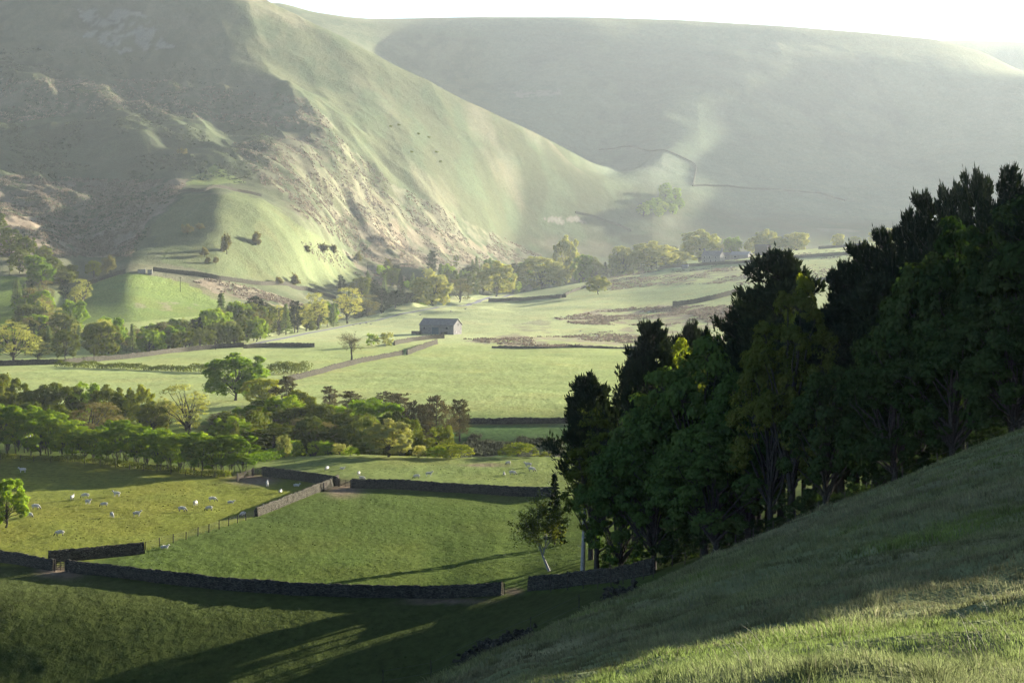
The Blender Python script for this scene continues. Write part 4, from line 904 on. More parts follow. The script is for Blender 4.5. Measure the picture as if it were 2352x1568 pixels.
def gate(label, p0, p1, h=1.25, bars=5, name='field_gate', open_=0, ymin=150, ymax=420):
    a = np.array(at(*p0, ymin, ymax)); b = np.array(at(*p1, ymin, ymax)); c = (a+b)/2; L_ = np.linalg.norm((b-a)[:2]); rz = math.atan2(b[1]-a[1], b[0]-a[0]); sl = (b[2]-a[2])/L_
    root = empty(name, a, rz); tag(root, label, 'gate')
    for x in (0, L_): MB().box(x, 0, x*sl+h*.5-.1, .18, .18, h+.45).build('gate_post', WOOD, root)
    m = MB()
    for k in range(bars): m.poly(boxv(0, 0, 0, 0, 0, 0)[:0], []) if False else m.tube([(.12, .05, .22+k*(h-.3)/(bars-1)), (L_-.12, .05, L_*sl+.22+k*(h-.3)/(bars-1))], .045, 4)
    for x in (.14, L_*.5, L_-.14): m.tube([(x, .10, x*sl+.12), (x, .10, x*sl+h)], .045, 4)
    m.tube([(.14, .13, .2), (L_-.14, .13, L_*sl+h-.08)], .035, 4)
    m.build('gate_leaf', WOOD, root); return root
gate('wooden field gate beside the climbing wall at the top of the empty field', (779, 1117), (806, 1120))
gate('small wooden gate set in the end of the sunlit climbing wall', (744, 1128), (758, 1120), 1.3)
gate('wooden gate in the corner where the three near walls meet', (126, 1311), (151, 1312), 1.3)
gate('left half of the railed gateway at the end of the young green row', (545, 1106), (580, 1093), 1.3)
gate('right half of the railed gateway at the end of the young green row', (582, 1092), (603, 1090), 1.3)
gate('small gate in the shaded fence under the plantation', (1700, 1252, ), (1722, 1246), 1.3, ymin=165, ymax=200)

# hedges: dense bushy rows trimmed into one body each
def hedge(label, pts, h, wdt, mat, seed, ymin=500, ymax=950, leaf=.30, dens=34, lumps=.35):
    Q = resample(path_pts(pts, ymin, ymax), .5); rng = np.random.default_rng(seed); n = len(Q)
    hh = h*(1+lumps*fbm(np.arange(n)/9., np.zeros(n), seed, 3)*1.6); o3 = Q[0].copy()
    k = rng.integers(0, n, n*dens); a = rng.uniform(0, math.pi, len(k)); rr_ = rng.uniform(.75, 1.05, len(k))
    t = unit(np.gradient(Q[:, :2], axis=0)); nn = np.stack([-t[:, 1], t[:, 0]], 1)
    off = np.cos(a)*wdt*.5*rr_; z = np.sin(a)**.6*hh[k]*rr_
    P_ = np.c_[Q[k, :2]+nn[k]*off[:, None]+rng.normal(size=(len(k), 2))*.3, Q[k, 2]+z]
    Nr = np.c_[nn[k]*np.cos(a)[:, None], np.sin(a)]+rng.normal(size=(len(k), 3))*.5
    V = leaf_quads(rng, P_-o3, Nr, leaf*rng.uniform(.5, 1.1, len(k)), .7)
    root = empty('hedge', o3); tag(root, label, 'hedge')
    T = Tubes()
    for i in range(0, n, 3): T.add(np.array([Q[i]-o3-[0, 0, .3], Q[i]-o3+[rng.normal()*.2, rng.normal()*.2, hh[i]*.8]]), [.06, .03], 4)
    T.mesh('stems', BARK); link('stems', T.mesh('stems', BARK), root); link('foliage', quads_mesh('foliage', V, FM[mat]), root)
hedge('long low hedge crossing the left fields below the dark wood', [(135, 842), (230, 846), (330, 850), (420, 853), (500, 857)], 2.0, 3.2, 'olive', 31)
hedge('short thick dark hedge between the round-headed oak and the pale wall', [(618, 858), (660, 858), (704, 855)], 3.2, 5, 'olive', 32, dens=60)
hedge('low shaded hedge along the fence under the young green row', [(-20, 1050), (200, 1062), (360, 1078), (520, 1096)], 1.0, 1.6, 'olive', 33, 280, 420, .2, 40)
hedge('clipped hawthorn hedge curving from the railed gateway to the hedge bushes', [(575, 1064), (610, 1060), (645, 1052), (700, 1044)], 1.7, 1.6, 'fresh', 34, 280, 400, .2, 60, .12)
# ------------------------------------------------------------------ lane
def strip(name, pts, wd, mat, lift=.05, ymin=600, ymax=1700, step=3):
    Q = resample(path_pts(pts, ymin, ymax), step); t = unit(np.gradient(Q[:, :2], axis=0)); nn = np.stack([-t[:, 1], t[:, 0]], 1); V = []
    for a in (-.5, -.25, 0, .25, .5):
        xy = Q[:, :2]+nn*a*wd; V.append(np.c_[xy, np.maximum(H(xy[:, 0], xy[:, 1]), Hbase(xy[:, 0], xy[:, 1])-9)+lift+.10*(1-(2*a)**2)])
    V = np.stack(V, 1); n = len(Q); i = (np.arange(n-1)*5)[:, None]; j = np.arange(4)[None]
    return mesh_np(name, V, quads=np.stack([i+j, i+5+j, i+6+j, i+1+j], -1).reshape(-1, 4), mats=[mat], smooth=True)
TAR = plainmat('worn_tarmac', (.095, .095, .10), .9, .1)
o = link('road', strip('road', [(575, 792), (640, 779), (720, 763), (800, 747), (900, 727), (1000, 709), (1100, 691), (1180, 676)], 3.6, TAR, .12)); tag(o, 'pale narrow lane running along the edge of the valley wood', 'road', kind='structure')

# ------------------------------------------------------------------ buildings
DARK = plainmat('dark_opening', (.015, .016, .018), .9)
DOORM = plainmat('blue_green_door_paint', (.035, .065, .075), .6)
TIN = plainmat('rusted_tin', (.040, .036, .036), .95, .0)
TINP = plainmat('pale_roof_sheets', (.16, .16, .16), .7, .2)
REND = plainmat('pale_render', (.30, .28, .25), .9)
def gabled(root, L_, W_, hw, hr, wallmat=GRITW, roofmat=SLATE, over=.3, chim=()):
    a, b = L_/2, W_/2
    v = [(-a, -b, -1), (a, -b, -1), (a, b, -1), (-a, b, -1), (-a, -b, hw), (a, -b, hw), (a, b, hw), (-a, b, hw), (-a, 0, hr), (a, 0, hr)]
    f = [(0, 1, 5, 4), (2, 3, 7, 6), (1, 2, 6, 9, 5), (3, 0, 4, 8, 7)]
    w_ = MB().poly(v, f).build('wall', wallmat, root)
    sl = (hr-hw)/b; m = MB(); o_ = over; t = .16
    for s in (-1, 1):
        e = [(-a-o_, s*(b+o_), hw-sl*o_+.03), (a+o_, s*(b+o_), hw-sl*o_+.03), (a+o_, 0, hr+.03), (-a-o_, 0, hr+.03)]
        e2 = [(x, y, z+t) for x, y, z in e]
        m.poly(e+e2, [(0, 1, 2, 3), (4, 7, 6, 5), (0, 4, 5, 1), (1, 5, 6, 2), (2, 6, 7, 3), (3, 7, 4, 0)])
    m.box(0, 0, hr+t+.06, L_+2*o_, .35, .2)
    r = m.build('roof', roofmat, root)
    for x in chim: MB().box(x, 0, hr+.75, 1.0, .8, 1.7).box(x, 0, hr+1.68, 1.2, 1.0, .16).box(x, 0, hr+1.9, .35, .35, .4).build('chimney', wallmat, r)
    return w_, r
def opening(root, kind, x, z, wd, hg, y, mat, frame=GRITW, side=0):
    """a door or window set 3 cm proud of the long wall (side 0) or of the right gable (side 1)"""
    m = MB(); fr = MB(); t = .18
    if side == 0:
        m.box(x, y-.03, z, wd, .10, hg); fr.box(x, y-.06, z+hg/2+t/2, wd+2*t, .16, t).box(x-wd/2-t/2, y-.06, z, t, .16, hg).box(x+wd/2+t/2, y-.06, z, t, .16, hg)
    else:
        m.box(y+.03, x, z, .10, wd, hg); fr.box(y+.06, x, z+hg/2+t/2, .16, wd+2*t, t).box(y+.06, x-wd/2-t/2, z, .16, t, hg).box(y+.06, x+wd/2+t/2, z, .16, t, hg)
    p = m.build(kind, mat, root); fr.build('frame', frame, p); return p
x, y, z = at(1012, 767, 700, 1000)
barn = empty('stone_barn', (x, y, z), R(-24)); tag(barn, 'grey stone field barn with slate roof and dark double door in the open pasture', 'barn')
gabled(barn, 17.4, 8.5, 4.3, 6.9)
opening(barn, 'door', -.6, 1.55, 3.4, 3.5, -4.25, DOORM)
opening(barn, 'window', 5.2, 2.9, 1.1, .9, -4.25, DARK); opening(barn, 'window', 5.2, .9, 1.1, 1.1, -4.25, DARK); opening(barn, 'window', -6.2, 2.8, .8, .8, -4.25, DARK)
opening(barn, 'window', .6, 4.4, .7, .9, 8.7, DARK, side=1); opening(barn, 'window', -1.8, 1.2, .9, 1.0, 8.7, REND, side=1)
pen = MB(); 
for a in ((-9.6, -5.6, .7, 5.0, .45, 1.5), (-7.2, -8.0, .55, .45, 4.8, 1.3), (4.6, -6.6, .6, .45, 4.2, 1.3)): pen.box(*a)
p_ = pen.build('pen_wall', GRIT, barn)
def house(label, u, v, L_, W_, hw, hr, rz, name='farmhouse', wallmat=GRITW, roofmat=SLATE, chim=(), wins=(), door=None, cat='house', ymin=1200, ymax=1750, Y=None, sink=0):
    x, y, z = on(u, Y) if Y else at(u, v, ymin, ymax)
    e = empty(name, (x, y, z-sink), R(rz)); tag(e, label, cat)
    gabled(e, L_, W_, hw, hr, wallmat, roofmat, chim=chim)
    for (wx, wz, ww, wh) in wins: opening(e, 'window', wx, wz, ww, wh, -W_/2, DARK, REND)
    if door is not None: opening(e, 'door', door, 1.0, 1.1, 2.1, -W_/2, DARK, REND)
    return e
house('pale stone farmhouse with chimneys in the haze below round trees', 1638, 603, 15, 8, 5.2, 8.4, -32, chim=(-7, 7), wins=((-5, 3.9, 1, 1.1), (-1, 3.9, 1, 1.1), (4, 3.9, 1, 1.1), (-5, 1.3, 1.1, 1.2), (4, 1.3, 1.1, 1.2)), door=0)
house('small stone outbuilding joined behind the right end of the farmhouse', 1668, 597, 9, 6, 3.2, 5.4, -32, name='outbuilding', wins=((1, 1.7, 1, 1),), cat='farm building')
house('long low farm shed with a pale shining roof', 1702, 594, 14, 8, 2.8, 5.0, -28, name='farm_shed', roofmat=TINP, wins=((-3, 1.5, 2, 1),), cat='farm building')
house('tiny white roofed hut beside the lane wall before the farm', 1574, 617, 4, 3, 1.8, 2.6, -20, name='hut', roofmat=TINP, cat='hut')
# dutch barn with a barrel roof
x, y, z = at(1752, 586, 1200, 1750)
db = empty('dutch_barn', (x, y, z), R(-28)); tag(db, 'tall dark dutch barn with a curved roof right of the farmhouse', 'barn')
MB().poly([(-5, -4, -1), (5, -4, -1), (5, 4, -1), (-5, 4, -1), (-5, -4, 6), (5, -4, 6), (5, 4, 6), (-5, 4, 6)], [(0, 1, 5, 4), (1, 2, 6, 5), (2, 3, 7, 6), (3, 0, 4, 7)]).build('wall', TIN, db)
th = np.linspace(0, math.pi, 13); m = MB()
for i in range(12):
    a, b = th[i], th[i+1]; c = [(math.cos(q)*(4.25 if 1 else 0), 6+math.sin(q)*2.3) for q in (a, b)]
    m.poly([(-5.3, c[0][0], c[0][1]), (5.3, c[0][0], c[0][1]), (5.3, c[1][0], c[1][1]), (-5.3, c[1][0], c[1][1])], [(0, 1, 2, 3)])
for xx in (-5.02, 5.02): m.poly([(xx, math.cos(q)*4.2, 6+math.sin(q)*2.25) for q in th], [tuple(range(13))])
m.build('roof', TIN, db)
# ruined fold above the intake field
x, y, z = at(328, 627, 900, 1300)
rf = empty('ruined_fold', (x, y, z), R(8)); tag(rf, 'pale roofless ruin of two stone pens at the top of the intake field', 'ruin')
def ruin(root, cx, L_, W_, h):
    m = MB(); m.box(cx, -W_/2, h/2-.4, L_, .6, h+.8); m.box(cx, W_/2, h*.4-.4, L_, .6, h*.8+.8); m.box(cx-L_/2+.3, 0, h*.45-.4, .59, W_-.62, h*.9+.8); m.box(cx+L_/2-.3, 0, h*.55-.4, .59, W_-.62, h*1.1+.8)
    return m.build('pen_wall', GRITW, root)
ruin(rf, -.6, 4.2, 4, 2.0); ruin(rf, 3.8, 2.4, 3.5, 1.8)

# ------------------------------------------------------------------ poles
def pole(label, u, v, h, ymin=600, ymax=1400, arm=True):
    x, y, z = at(u, v, ymin, ymax); e = empty('utility_pole', (x, y, z)); tag(e, label, 'pole')
    MB().tube([(0, 0, -.5), (0, 0, h*.5), (0, 0, h)], [.15, .13, .10], 8).build('shaft', WOOD, e)
    if arm: MB().box(0, 0, h-.5, 1.5, .12, .12).box(-.6, 0, h-.32, .08, .08, .24).box(.6, 0, h-.32, .08, .08, .24).build('crossarm', WOOD, e)
pole('pale wooden pole standing in the intake field', 414, 670, 8.0)
pole('wooden pole in front of the trees left of the long low hedge', 216, 832, 4.8, arm=False)
pole('short pole at the bend where the lane wall begins', 495, 803, 4.6, arm=False)
pole('tall pole at the left picture edge by the green upper field', 21, 634, 8.5, 800, 1300)
pole('thin pole among bracken on the slope above the lane', 844, 624, 7.0, 1100, 1700)

# ------------------------------------------------------------------ tents glimpsed through the young trees
def tent(label, u, Y, r, h, colour):
    m_ = plainmat('tent_'+label.split()[0], colour, .7, .2); x, y, z = on(u, Y); e = empty('tent', (x, y, z), .3); tag(e, label, 'tent')
    n = 10; ring = [(math.cos(i*2*math.pi/n)*r, math.sin(i*2*math.pi/n)*r) for i in range(n)]
    v = [(a, b, -.1) for a, b in ring]+[(a*.96, b*.96, h*.35) for a, b in ring]+[(0, 0, h)]
    f = [(i, (i+1) % n, n+(i+1) % n, n+i) for i in range(n)]+[(n+i, n+(i+1) % n, 2*n) for i in range(n)]
    MB().poly(v, f).build('canvas', m_, e)
    MB().poly([(-.35, -r*1.0, 0), (.35, -r*1.0, 0), (0, -r*.96, h*.5)], [(0, 1, 2)]).poly([(-.35, -r*1.0-.02, 0), (.35, -r*1.0-.02, 0), (0, -r*.96-.02, h*.5)], [(2, 1, 0)]).build('door_flap', DARK, e)
tent('pink tent glimpsed above the young green row', 236, 404, 1.5, 3.4, (.62, .25, .27)); tent('blue tent glimpsed left of the pink tent', 211, 404, 1.3, 3.2, (.05, .09, .30))
tent('white tent low behind the young green row', 200, 392, 1.3, 2.2, (.6, .55, .52)); tent('small white tent behind the left end of the young row', 66, 398, 1.2, 2.6, (.65, .65, .65))

# ------------------------------------------------------------------ sheep
WOOL = plainmat('sheep_wool', (.44, .41, .34), .95, .05)
FACE = plainmat('dark_sheep_face', (.05, .045, .04), .8); FACEP = plainmat('pale_sheep_face', (.45, .42, .36), .8)
def sheep_mesh(pose, face):
    bm_v = []; bm_e = []; rad = []; part = []
    def av(p, r, q=0): bm_v.append(p); rad.append(r); part.append(q); return len(bm_v)-1
    up = .62 if pose != 'lie' else .30
    a = av((0, 0, up), (.235, .25)); b = av((-.30, 0, up+.01), (.24, .25)); c = av((-.52, 0, up-.02), (.19, .20)); d = av((.28, 0, up+.02), (.22, .24)); e_ = av((.46, 0, up+.03), (.17, .19))
    bm_e += [(a, b), (b, c), (a, d), (d, e_)]
    if pose == 'graze': hp = [((.62, 0, up-.12), .10), ((.72, 0, up-.32), .085), ((.78, 0, up-.46), .075), ((.83, 0, up-.57), .05)]
    elif pose == 'stand': hp = [((.60, 0, up+.20), .10), ((.68, .02, up+.33), .10), ((.80, .04, up+.30), .08), ((.90, .05, up+.24), .05)]
    else: hp = [((.58, 0, up+.18), .10), ((.64, .03, up+.30), .10), ((.75, .05, up+.26), .075), ((.84, .06, up+.20), .05)]
    prev = e_; hh = None
    for k, (p, r) in enumerate(hp):
        q = av(p, (r, r), 1 if k >= 1 else 0); bm_e.append((prev, q)); prev = q
        if k == 1: hh = q; hpz = p
    for s in (-1, 1):
        q = av((hpz[0]-.03, s*.13, hpz[2]+.06), (.03, .02), 1); bm_e.append((hh, q))
    t = av((-.64, 0, up-.14), (.05, .05)); bm_e.append((c, t))
    for (x, s) in ((.34, 1), (.34, -1), (-.40, 1), (-.40, -1)):
        if pose == 'lie': q1 = av((x, s*.17, .14), (.09, .07), 0); q2 = av((x+.12, s*.22, .05), (.04, .035), 1); bm_e += [(d if x > 0 else b, q1), (q1, q2)]; continue
        q1 = av((x, s*.13, up-.22), (.085, .07), 0); q2 = av((x+(.02 if x > 0 else -.03), s*.13, .22), (.042, .04), 1); q3 = av((x+.01, s*.13, .02), (.038, .035), 1)
        bm_e += [(d if x > 0 else b, q1), (q1, q2), (q2, q3)]
    me = bpy.data.meshes.new('sk'); me.from_pydata(bm_v, bm_e, []); ob = bpy.data.objects.new('sk', me); COL.objects.link(ob)
    md = ob.modifiers.new('s', 'SKIN'); md.use_smooth_shade = True; md.branch_smoothing = .3
    for i, v in enumerate(me.skin_vertices[0].data): v.radius = rad[i]; v.use_root = (i == 0)
    sb = ob.modifiers.new('b', 'SUBSURF'); sb.levels = 1; sb.render_levels = 1
    dg = bpy.context.evaluated_depsgraph_get(); out = bpy.data.meshes.new_from_object(ob.evaluated_get(dg))
    bpy.data.objects.remove(ob); bpy.data.meshes.remove(me)
    out.name = 'sheep'; out.materials.clear(); out.materials.append(WOOL); out.materials.append(face)
    bv = np.array(bm_v); pt = np.array(part)
    for p in out.polygons:
        cc = np.array(p.center); p.material_index = int(pt[np.argmin(np.linalg.norm((bv-cc)/np.maximum(np.array([[r[0]] for r in rad]), .06)**.5, axis=1))]); p.use_smooth = True
    rng = np.random.default_rng(4)
    for v in out.vertices:                                     # a fleecy, uneven surface
        if v.co.z > up-.28 and v.co.x < .55: v.co += v.normal*rng.normal()*.014
    out.update(); return out
SM = [sheep_mesh('graze', FACE), sheep_mesh('graze', FACEP), sheep_mesh('stand', FACEP), sheep_mesh('lie', FACEP), sheep_mesh('stand', FACE)]
SHEEP = [ # u, v of the feet, mesh, heading (degrees), label
 (52, 1085, 2, 200, 'sheep alone high in the shadowed left field near the tree row'),
 (82, 1170, 0, -10, 'dark-faced sheep in the shade just right of the round edge tree'),
 (69, 1188, 0, -40, 'dark-faced sheep on the shadow line beside the round edge tree'),
 (166, 1148, 2, 80, 'small sheep in shade, left one of three grouped close together'),
 (196, 1144, 0, 190, 'sheep in shade, upper one of three grouped close together'),
 (202, 1158, 2, -30, 'sheep in shade, lower one of three grouped close together'),
 (239, 1164, 0, 195, 'dark-faced grazing sheep at the lower edge of the tree shadow'),
 (268, 1140, 2, 170, 'larger sheep in the shade right of the close group of three'),
 (257, 1188, 1, -60, 'sunlit sheep just below the shadow line, left of another'),
 (314, 1186, 2, 15, 'sunlit sheep walking right, below the shadow line'),
 (137, 1231, 0, 200, 'lone dark-faced sheep low in the sunlit left field with a long shadow'),
 (418, 1175, 0, -10, 'dark-faced grazing sheep, leftmost of the sunlit five by the shade corner'),
 (449, 1161, 1, 75, 'sheep seen end-on between the dark-faced one and the shade corner'),
 (480, 1173, 0, 205, 'grazing sheep lowest of the sunlit group beside the shade corner'),
 (488, 1152, 0, 10, 'sheep on the edge of the corner shade, left of the biggest one'),
 (530, 1156, 3, 0, 'biggest white sheep on the edge of the corner shade'),
 (558, 1187, 0, 235, 'sheep grazing against the wire fence below the climbing wall'),
 (604, 1166, 3, 90, 'sheep beside the lower end of the climbing wall'),
 (378, 1260, 3, 20, 'sheep resting at the wire fence beyond the brown wall end'),
 (614, 1117, 2, 95, 'upright sheep in the shaded corner near the railed gateway'),
 (644, 1131, 3, 80, 'smallest sheep in the middle of the shaded corner'),
 (681, 1117, 3, -5, 'sheep lying in the shaded corner close under the dark wall'),
 (751, 1081, 0, 250, 'sheep in the top pasture, left of the neighbouring pair'),
 (786, 1078, 3, -20, 'sheep in the top pasture, in the long shadow above the gate'),
 (824, 1092, 1, 80, 'sheep above the gate end of the dark pasture wall'),
 (831, 1103, 0, -20, 'sheep touching the left end of the dark pasture wall'),
 (957, 1099, 0, 200, 'dark-faced sheep left of its mate in the middle of the top pasture'),
 (985, 1094, 2, 10, 'pale-faced sheep right of its mate in the middle of the top pasture'),
 (1167, 1068, 0, 215, 'dark-faced sheep nearest the dome-shaped olive bush'),
 (1213, 1073, 2, 190, 'sheep topmost on the right side of the top pasture'),
 (1221, 1083, 0, -20, 'dark-faced sheep closest to the plantation in the top pasture'),
 (1158, 1091, 3, 90, 'small end-on sheep, left one of the lower right pair'),
 (1177, 1091, 0, -15, 'wide dark-faced sheep, right one of the lower right pair'),
 (1333, 763, 2, 0, 'tiny sheep in the rushy field right of the barn'),
 (1371, 774, 2, 150, 'second tiny sheep further right in the rushy field'),
 (811, 748, 0, 0, 'first of four sheep strung along the lane verge'), (827, 746, 2, 180, 'second of four sheep strung along the lane verge'),
 (841, 744, 0, 10, 'third of four sheep strung along the lane verge'), (852, 746, 2, 170, 'last of four sheep strung along the lane verge'),
 (965, 725, 2, 0, 'sheep by the lane above the stone barn'), (1036, 717, 0, 0, 'sheep by the lane up and right of the stone barn'), (1069, 711, 2, 0, 'sheep by the lane furthest toward the walls'),
 (1490, 719, 2, 0, 'tiny sheep above the rushes near the wall end'), (1680, 614, 2, 0, 'tiny far sheep beside the wall in front of the farm'), (1938, 606, 2, 0, 'tiny far sheep in the top right field')]
for (u, v, k, rz, lab) in SHEEP:
    x, y, z = at(u, v, 240, 1650)
    o = link('sheep', SM[k], loc=(x, y, z+.02)); o.rotation_euler = (0, 0, R(rz)); q = (.95+.08*math.sin(u*1.7))*(.85 if k == 3 else 1)
    o.scale = (q, q, q); tag(o, lab, 'sheep', 'sheep scattered over the fields')

# ------------------------------------------------------------------ rubble of a fallen wall
def rubble(label, pts, n, spread, smin, smax, seed, ymin=150, ymax=240, name='rubble_heap'):
    Q = resample(path_pts(pts, ymin, ymax), .4); rng = np.random.default_rng(seed); o3 = Q[len(Q)//2].copy(); V = []; Fc = []
    ico = [(-1, -1, -1), (1, -1, -1), (1, 1, -1), (-1, 1, -1), (-1, -1, 1), (1, -1, 1), (1, 1, 1), (-1, 1, 1)]
    for i in range(n):
        p = Q[rng.integers(len(Q))]+np.array([rng.normal()*spread, rng.normal()*spread, 0]); p[2] = H(p[0], p[1])+abs(rng.normal())*smax*.7
        s = rng.uniform(smin, smax)*np.array([1, rng.uniform(.6, 1), rng.uniform(.4, .8)]); M_ = np.linalg.qr(rng.normal(size=(3, 3)))[0]
        v = (np.array(ico)*rng.uniform(.65, 1.0, (8, 1))*s*.5)@M_.T+p-o3; k = len(V); V += v.tolist(); Fc += [tuple(a+k for a in f) for f in BF]
    o = link(name, mesh_np(name, V, faces=Fc, mats=[GRIT]), loc=o3); tag(o, label, 'rubble', kind='stuff')
rubble('dark heap of tumbled wall stones on the shaded slope', [(1100, 1502, 150), (1140, 1490, 150), (1180, 1478, 150), (1212, 1468, 150)], 170, .7, .25, .75, 1)
rubble('smaller scatter of dark stones below the main rubble heap', [(1065, 1520, 150), (1085, 1514, 150)], 40, .5, .2, .6, 2)
rubble('dark stones lying under the plantation wall above the grass crest', [(1392, 1378, 150), (1425, 1368, 150), (1450, 1360, 150)], 50, .6, .25, .7, 3)
# ------------------------------------------------------------------ grass of the near slope (one uncountable mass)
def veg_mat(name, transl=.3, attr='tint'):
    m, N, L = newmat(name); a = nd(N, 'ShaderNodeAttribute'); a.attribute_name = attr
    d = nd(N, 'ShaderNodeBsdfDiffuse'); t = nd(N, 'ShaderNodeBsdfTranslucent'); x = nd(N, 'ShaderNodeMixShader'); x.inputs[0].default_value = transl
    L.new(a.outputs[0], d.inputs[0]); L.new(a.outputs[0], t.inputs[0]); L.new(d.outputs[0], x.inputs[1]); L.new(t.outputs[0], x.inputs[2])
    o = nd(N, 'ShaderNodeOutputMaterial'); L.new(x.outputs[0], o.inputs[0]); return m
def blades(X, Y, Z, ln, wd, lean, az, col, name, label, cat, mat):
    n = len(X); P0 = np.stack([X, Y, Z-.02], 1); d = np.stack([np.cos(az), np.sin(az), np.zeros(n)], 1); side = np.stack([-np.sin(az), np.cos(az), np.zeros(n)], 1)
    mix = grng.uniform(-1, 1, n)[:, None]; side = unit(side+d*mix)
    P1 = P0+d*(ln*lean*.30)[:, None]+np.array([0, 0, 1.])*(ln*.62)[:, None]
    P2 = P0+d*(ln*lean*.95)[:, None]+np.array([0, 0, 1.])*(ln*np.sqrt(np.maximum(1-(lean*.75)**2, .12)))[:, None]
    V = np.stack([P0-side*wd[:, None]*.5, P0+side*wd[:, None]*.5, P1+side*wd[:, None]*.4, P1-side*wd[:, None]*.4, P2], 1).reshape(-1, 3)
    b = np.arange(n)[:, None]*5
    me = mesh_np(name, V, quads=b+np.array([[0, 1, 2, 3]]), tris=b+np.array([[3, 2, 4]]), mats=[mat])
    c = me.color_attributes.new('tint', 'FLOAT_COLOR', 'POINT'); cc = np.concatenate([np.repeat(col, 5, 0), np.ones((n*5, 1))], 1)
    c.data.foreach_set('color', cc.astype(np.float32).ravel())
    o = link(name, me); tag(o, label, cat, kind='stuff'); return o
grng = np.random.default_rng(77)
VEG = veg_mat('grass_blades', .35)
n = 600000
Y = np.exp(grng.uniform(math.log(6.5), math.log(96), n)); s = grng.uniform(-.33, .33, n)
keep = grng.random(n) < np.clip((Y/34)**.35, .45, 1)
Y = Y[keep]; s = s[keep]; X = s*(Y+1.5)
vv = proj_v(X, Y, H(X, Y)); k = (vv < 1700); X, Y = X[k], Y[k]
# tussocks: gather part of the blades round random centres
tus = grng.random(len(X)) < .45; cell = np.where(Y < 30, .55, .9)
cx = np.floor(X/cell); cy = np.floor(Y/cell); jx = _hash(cx, cy, 5); jy = _hash(cx, cy, 9); big_t = _hash(cx, cy, 13)
tx = (cx+.2+.6*jx)*cell; ty = (cy+.2+.6*jy)*cell; tus &= big_t > .45
rr_ = np.abs(grng.normal(size=len(X)))*.13*(cell/.55); aa = grng.uniform(0, 6.283, len(X))
X = np.where(tus, tx+np.cos(aa)*rr_, X); Y = np.where(tus, ty+np.sin(aa)*rr_, Y)
Z = H(X, Y)
dry = sstep(-.1, .45, fbm(X/5, Y/5, 201, 3)); lush_lit = sstep(.05, .4, fbm(X/4+9, Y/7, 205, 3))*(1-dry)
uu = U0+F*X/Y; vv = proj_v(X, Y, Z)
lush_lit = np.maximum(lush_lit, np.clip(1.3*np.exp(-((X-1.9)/3.0)**2-((Y-15.5)/4.5)**2), 0, 1))   # pool of sunlight on the shoulder, painted into the grass colour
ln = (.36+.16*sstep(14, 40, Y))*(.13+.10*grng.random(len(X))+.12*tus*big_t)*(1+.35*fbm(X/3, Y/3, 203, 2))*(1+.25*(Y > 35))
wd = np.maximum(.0045, .00042*Y)*grng.uniform(.7, 1.3, len(X))
lean = np.clip(np.where(tus, .45+rr_*2.2, .55)+grng.normal(size=len(X))*.2, .1, 1.1)
az = np.where(tus, aa, 0)+np.where(tus, grng.normal(size=len(X))*.5, grng.normal(size=len(X))*.9+math.pi*1.05)
r = grng.random((len(X), 1))
c_green = np.array([.082, .102, .034]); c_lush_lit = np.array([.096, .132, .028]); c_straw = np.array([.125, .118, .065]); c_dull = np.array([.122, .122, .060])
col = c_dull*(1-lush_lit[:, None])+c_lush_lit*lush_lit[:, None]; col = col*(1-.45*(1-dry[:, None]))+c_green*.45*(1-dry[:, None])
straw = (r < (.06+.26*dry)[:, None]); col = np.where(straw, c_straw*(.6+.6*grng.random((len(X), 1))), col*(.7+.6*grng.random((len(X), 1))))
mo = fbm(X/.9, Y/1.5, 221, 3); ln = ln*(1+.55*mo); col = col*(1.18+.75*mo[:, None]); col = np.clip(col, .012, .4)
blades(X, Y, Z, ln, wd, lean, az, col, 'grass', 'tussocky wind-combed grass of the near slope', 'grass', VEG)
# long dry stems catching the light
ST = []
def stems(u0, u1, v0, v1, n, l0, l1):
    q = random.Random(int(u0+v0))
    for i in range(n):
        x, y, z = at(q.uniform(u0, u1), q.uniform(v0, v1), 6, 80); ST.append((x, y, z, q.uniform(l0, l1)))
stems(2120, 2345, 1440, 1575, 26, .2, .42); stems(1690, 1800, 1530, 1575, 7, .2, .35); stems(2150, 2350, 1330, 1440, 10, .2, .42)
T = Tubes()
q = np.random.default_rng(6)
for (x, y, z, l) in ST:
    a = q.uniform(2.2, 4.0) if q.random() < .8 else q.uniform(0, 6.28); b = q.uniform(.25, .6); t = np.linspace(0, 1, 7)
    T.add(np.stack([x+math.cos(a)*l*b*t**1.7, y+math.sin(a)*l*b*t**1.7, z+l*(t-.38*b*t**2.4)], 1), np.linspace(.0013, .0006, 7), 3)
so_ = link('dry_grass_stems', T.mesh('dry_grass_stems', plainmat('dry_straw', (.17, .155, .10), .8))); tag(so_, 'long bleached grass stems standing out of the near slope', 'grass', kind='stuff')
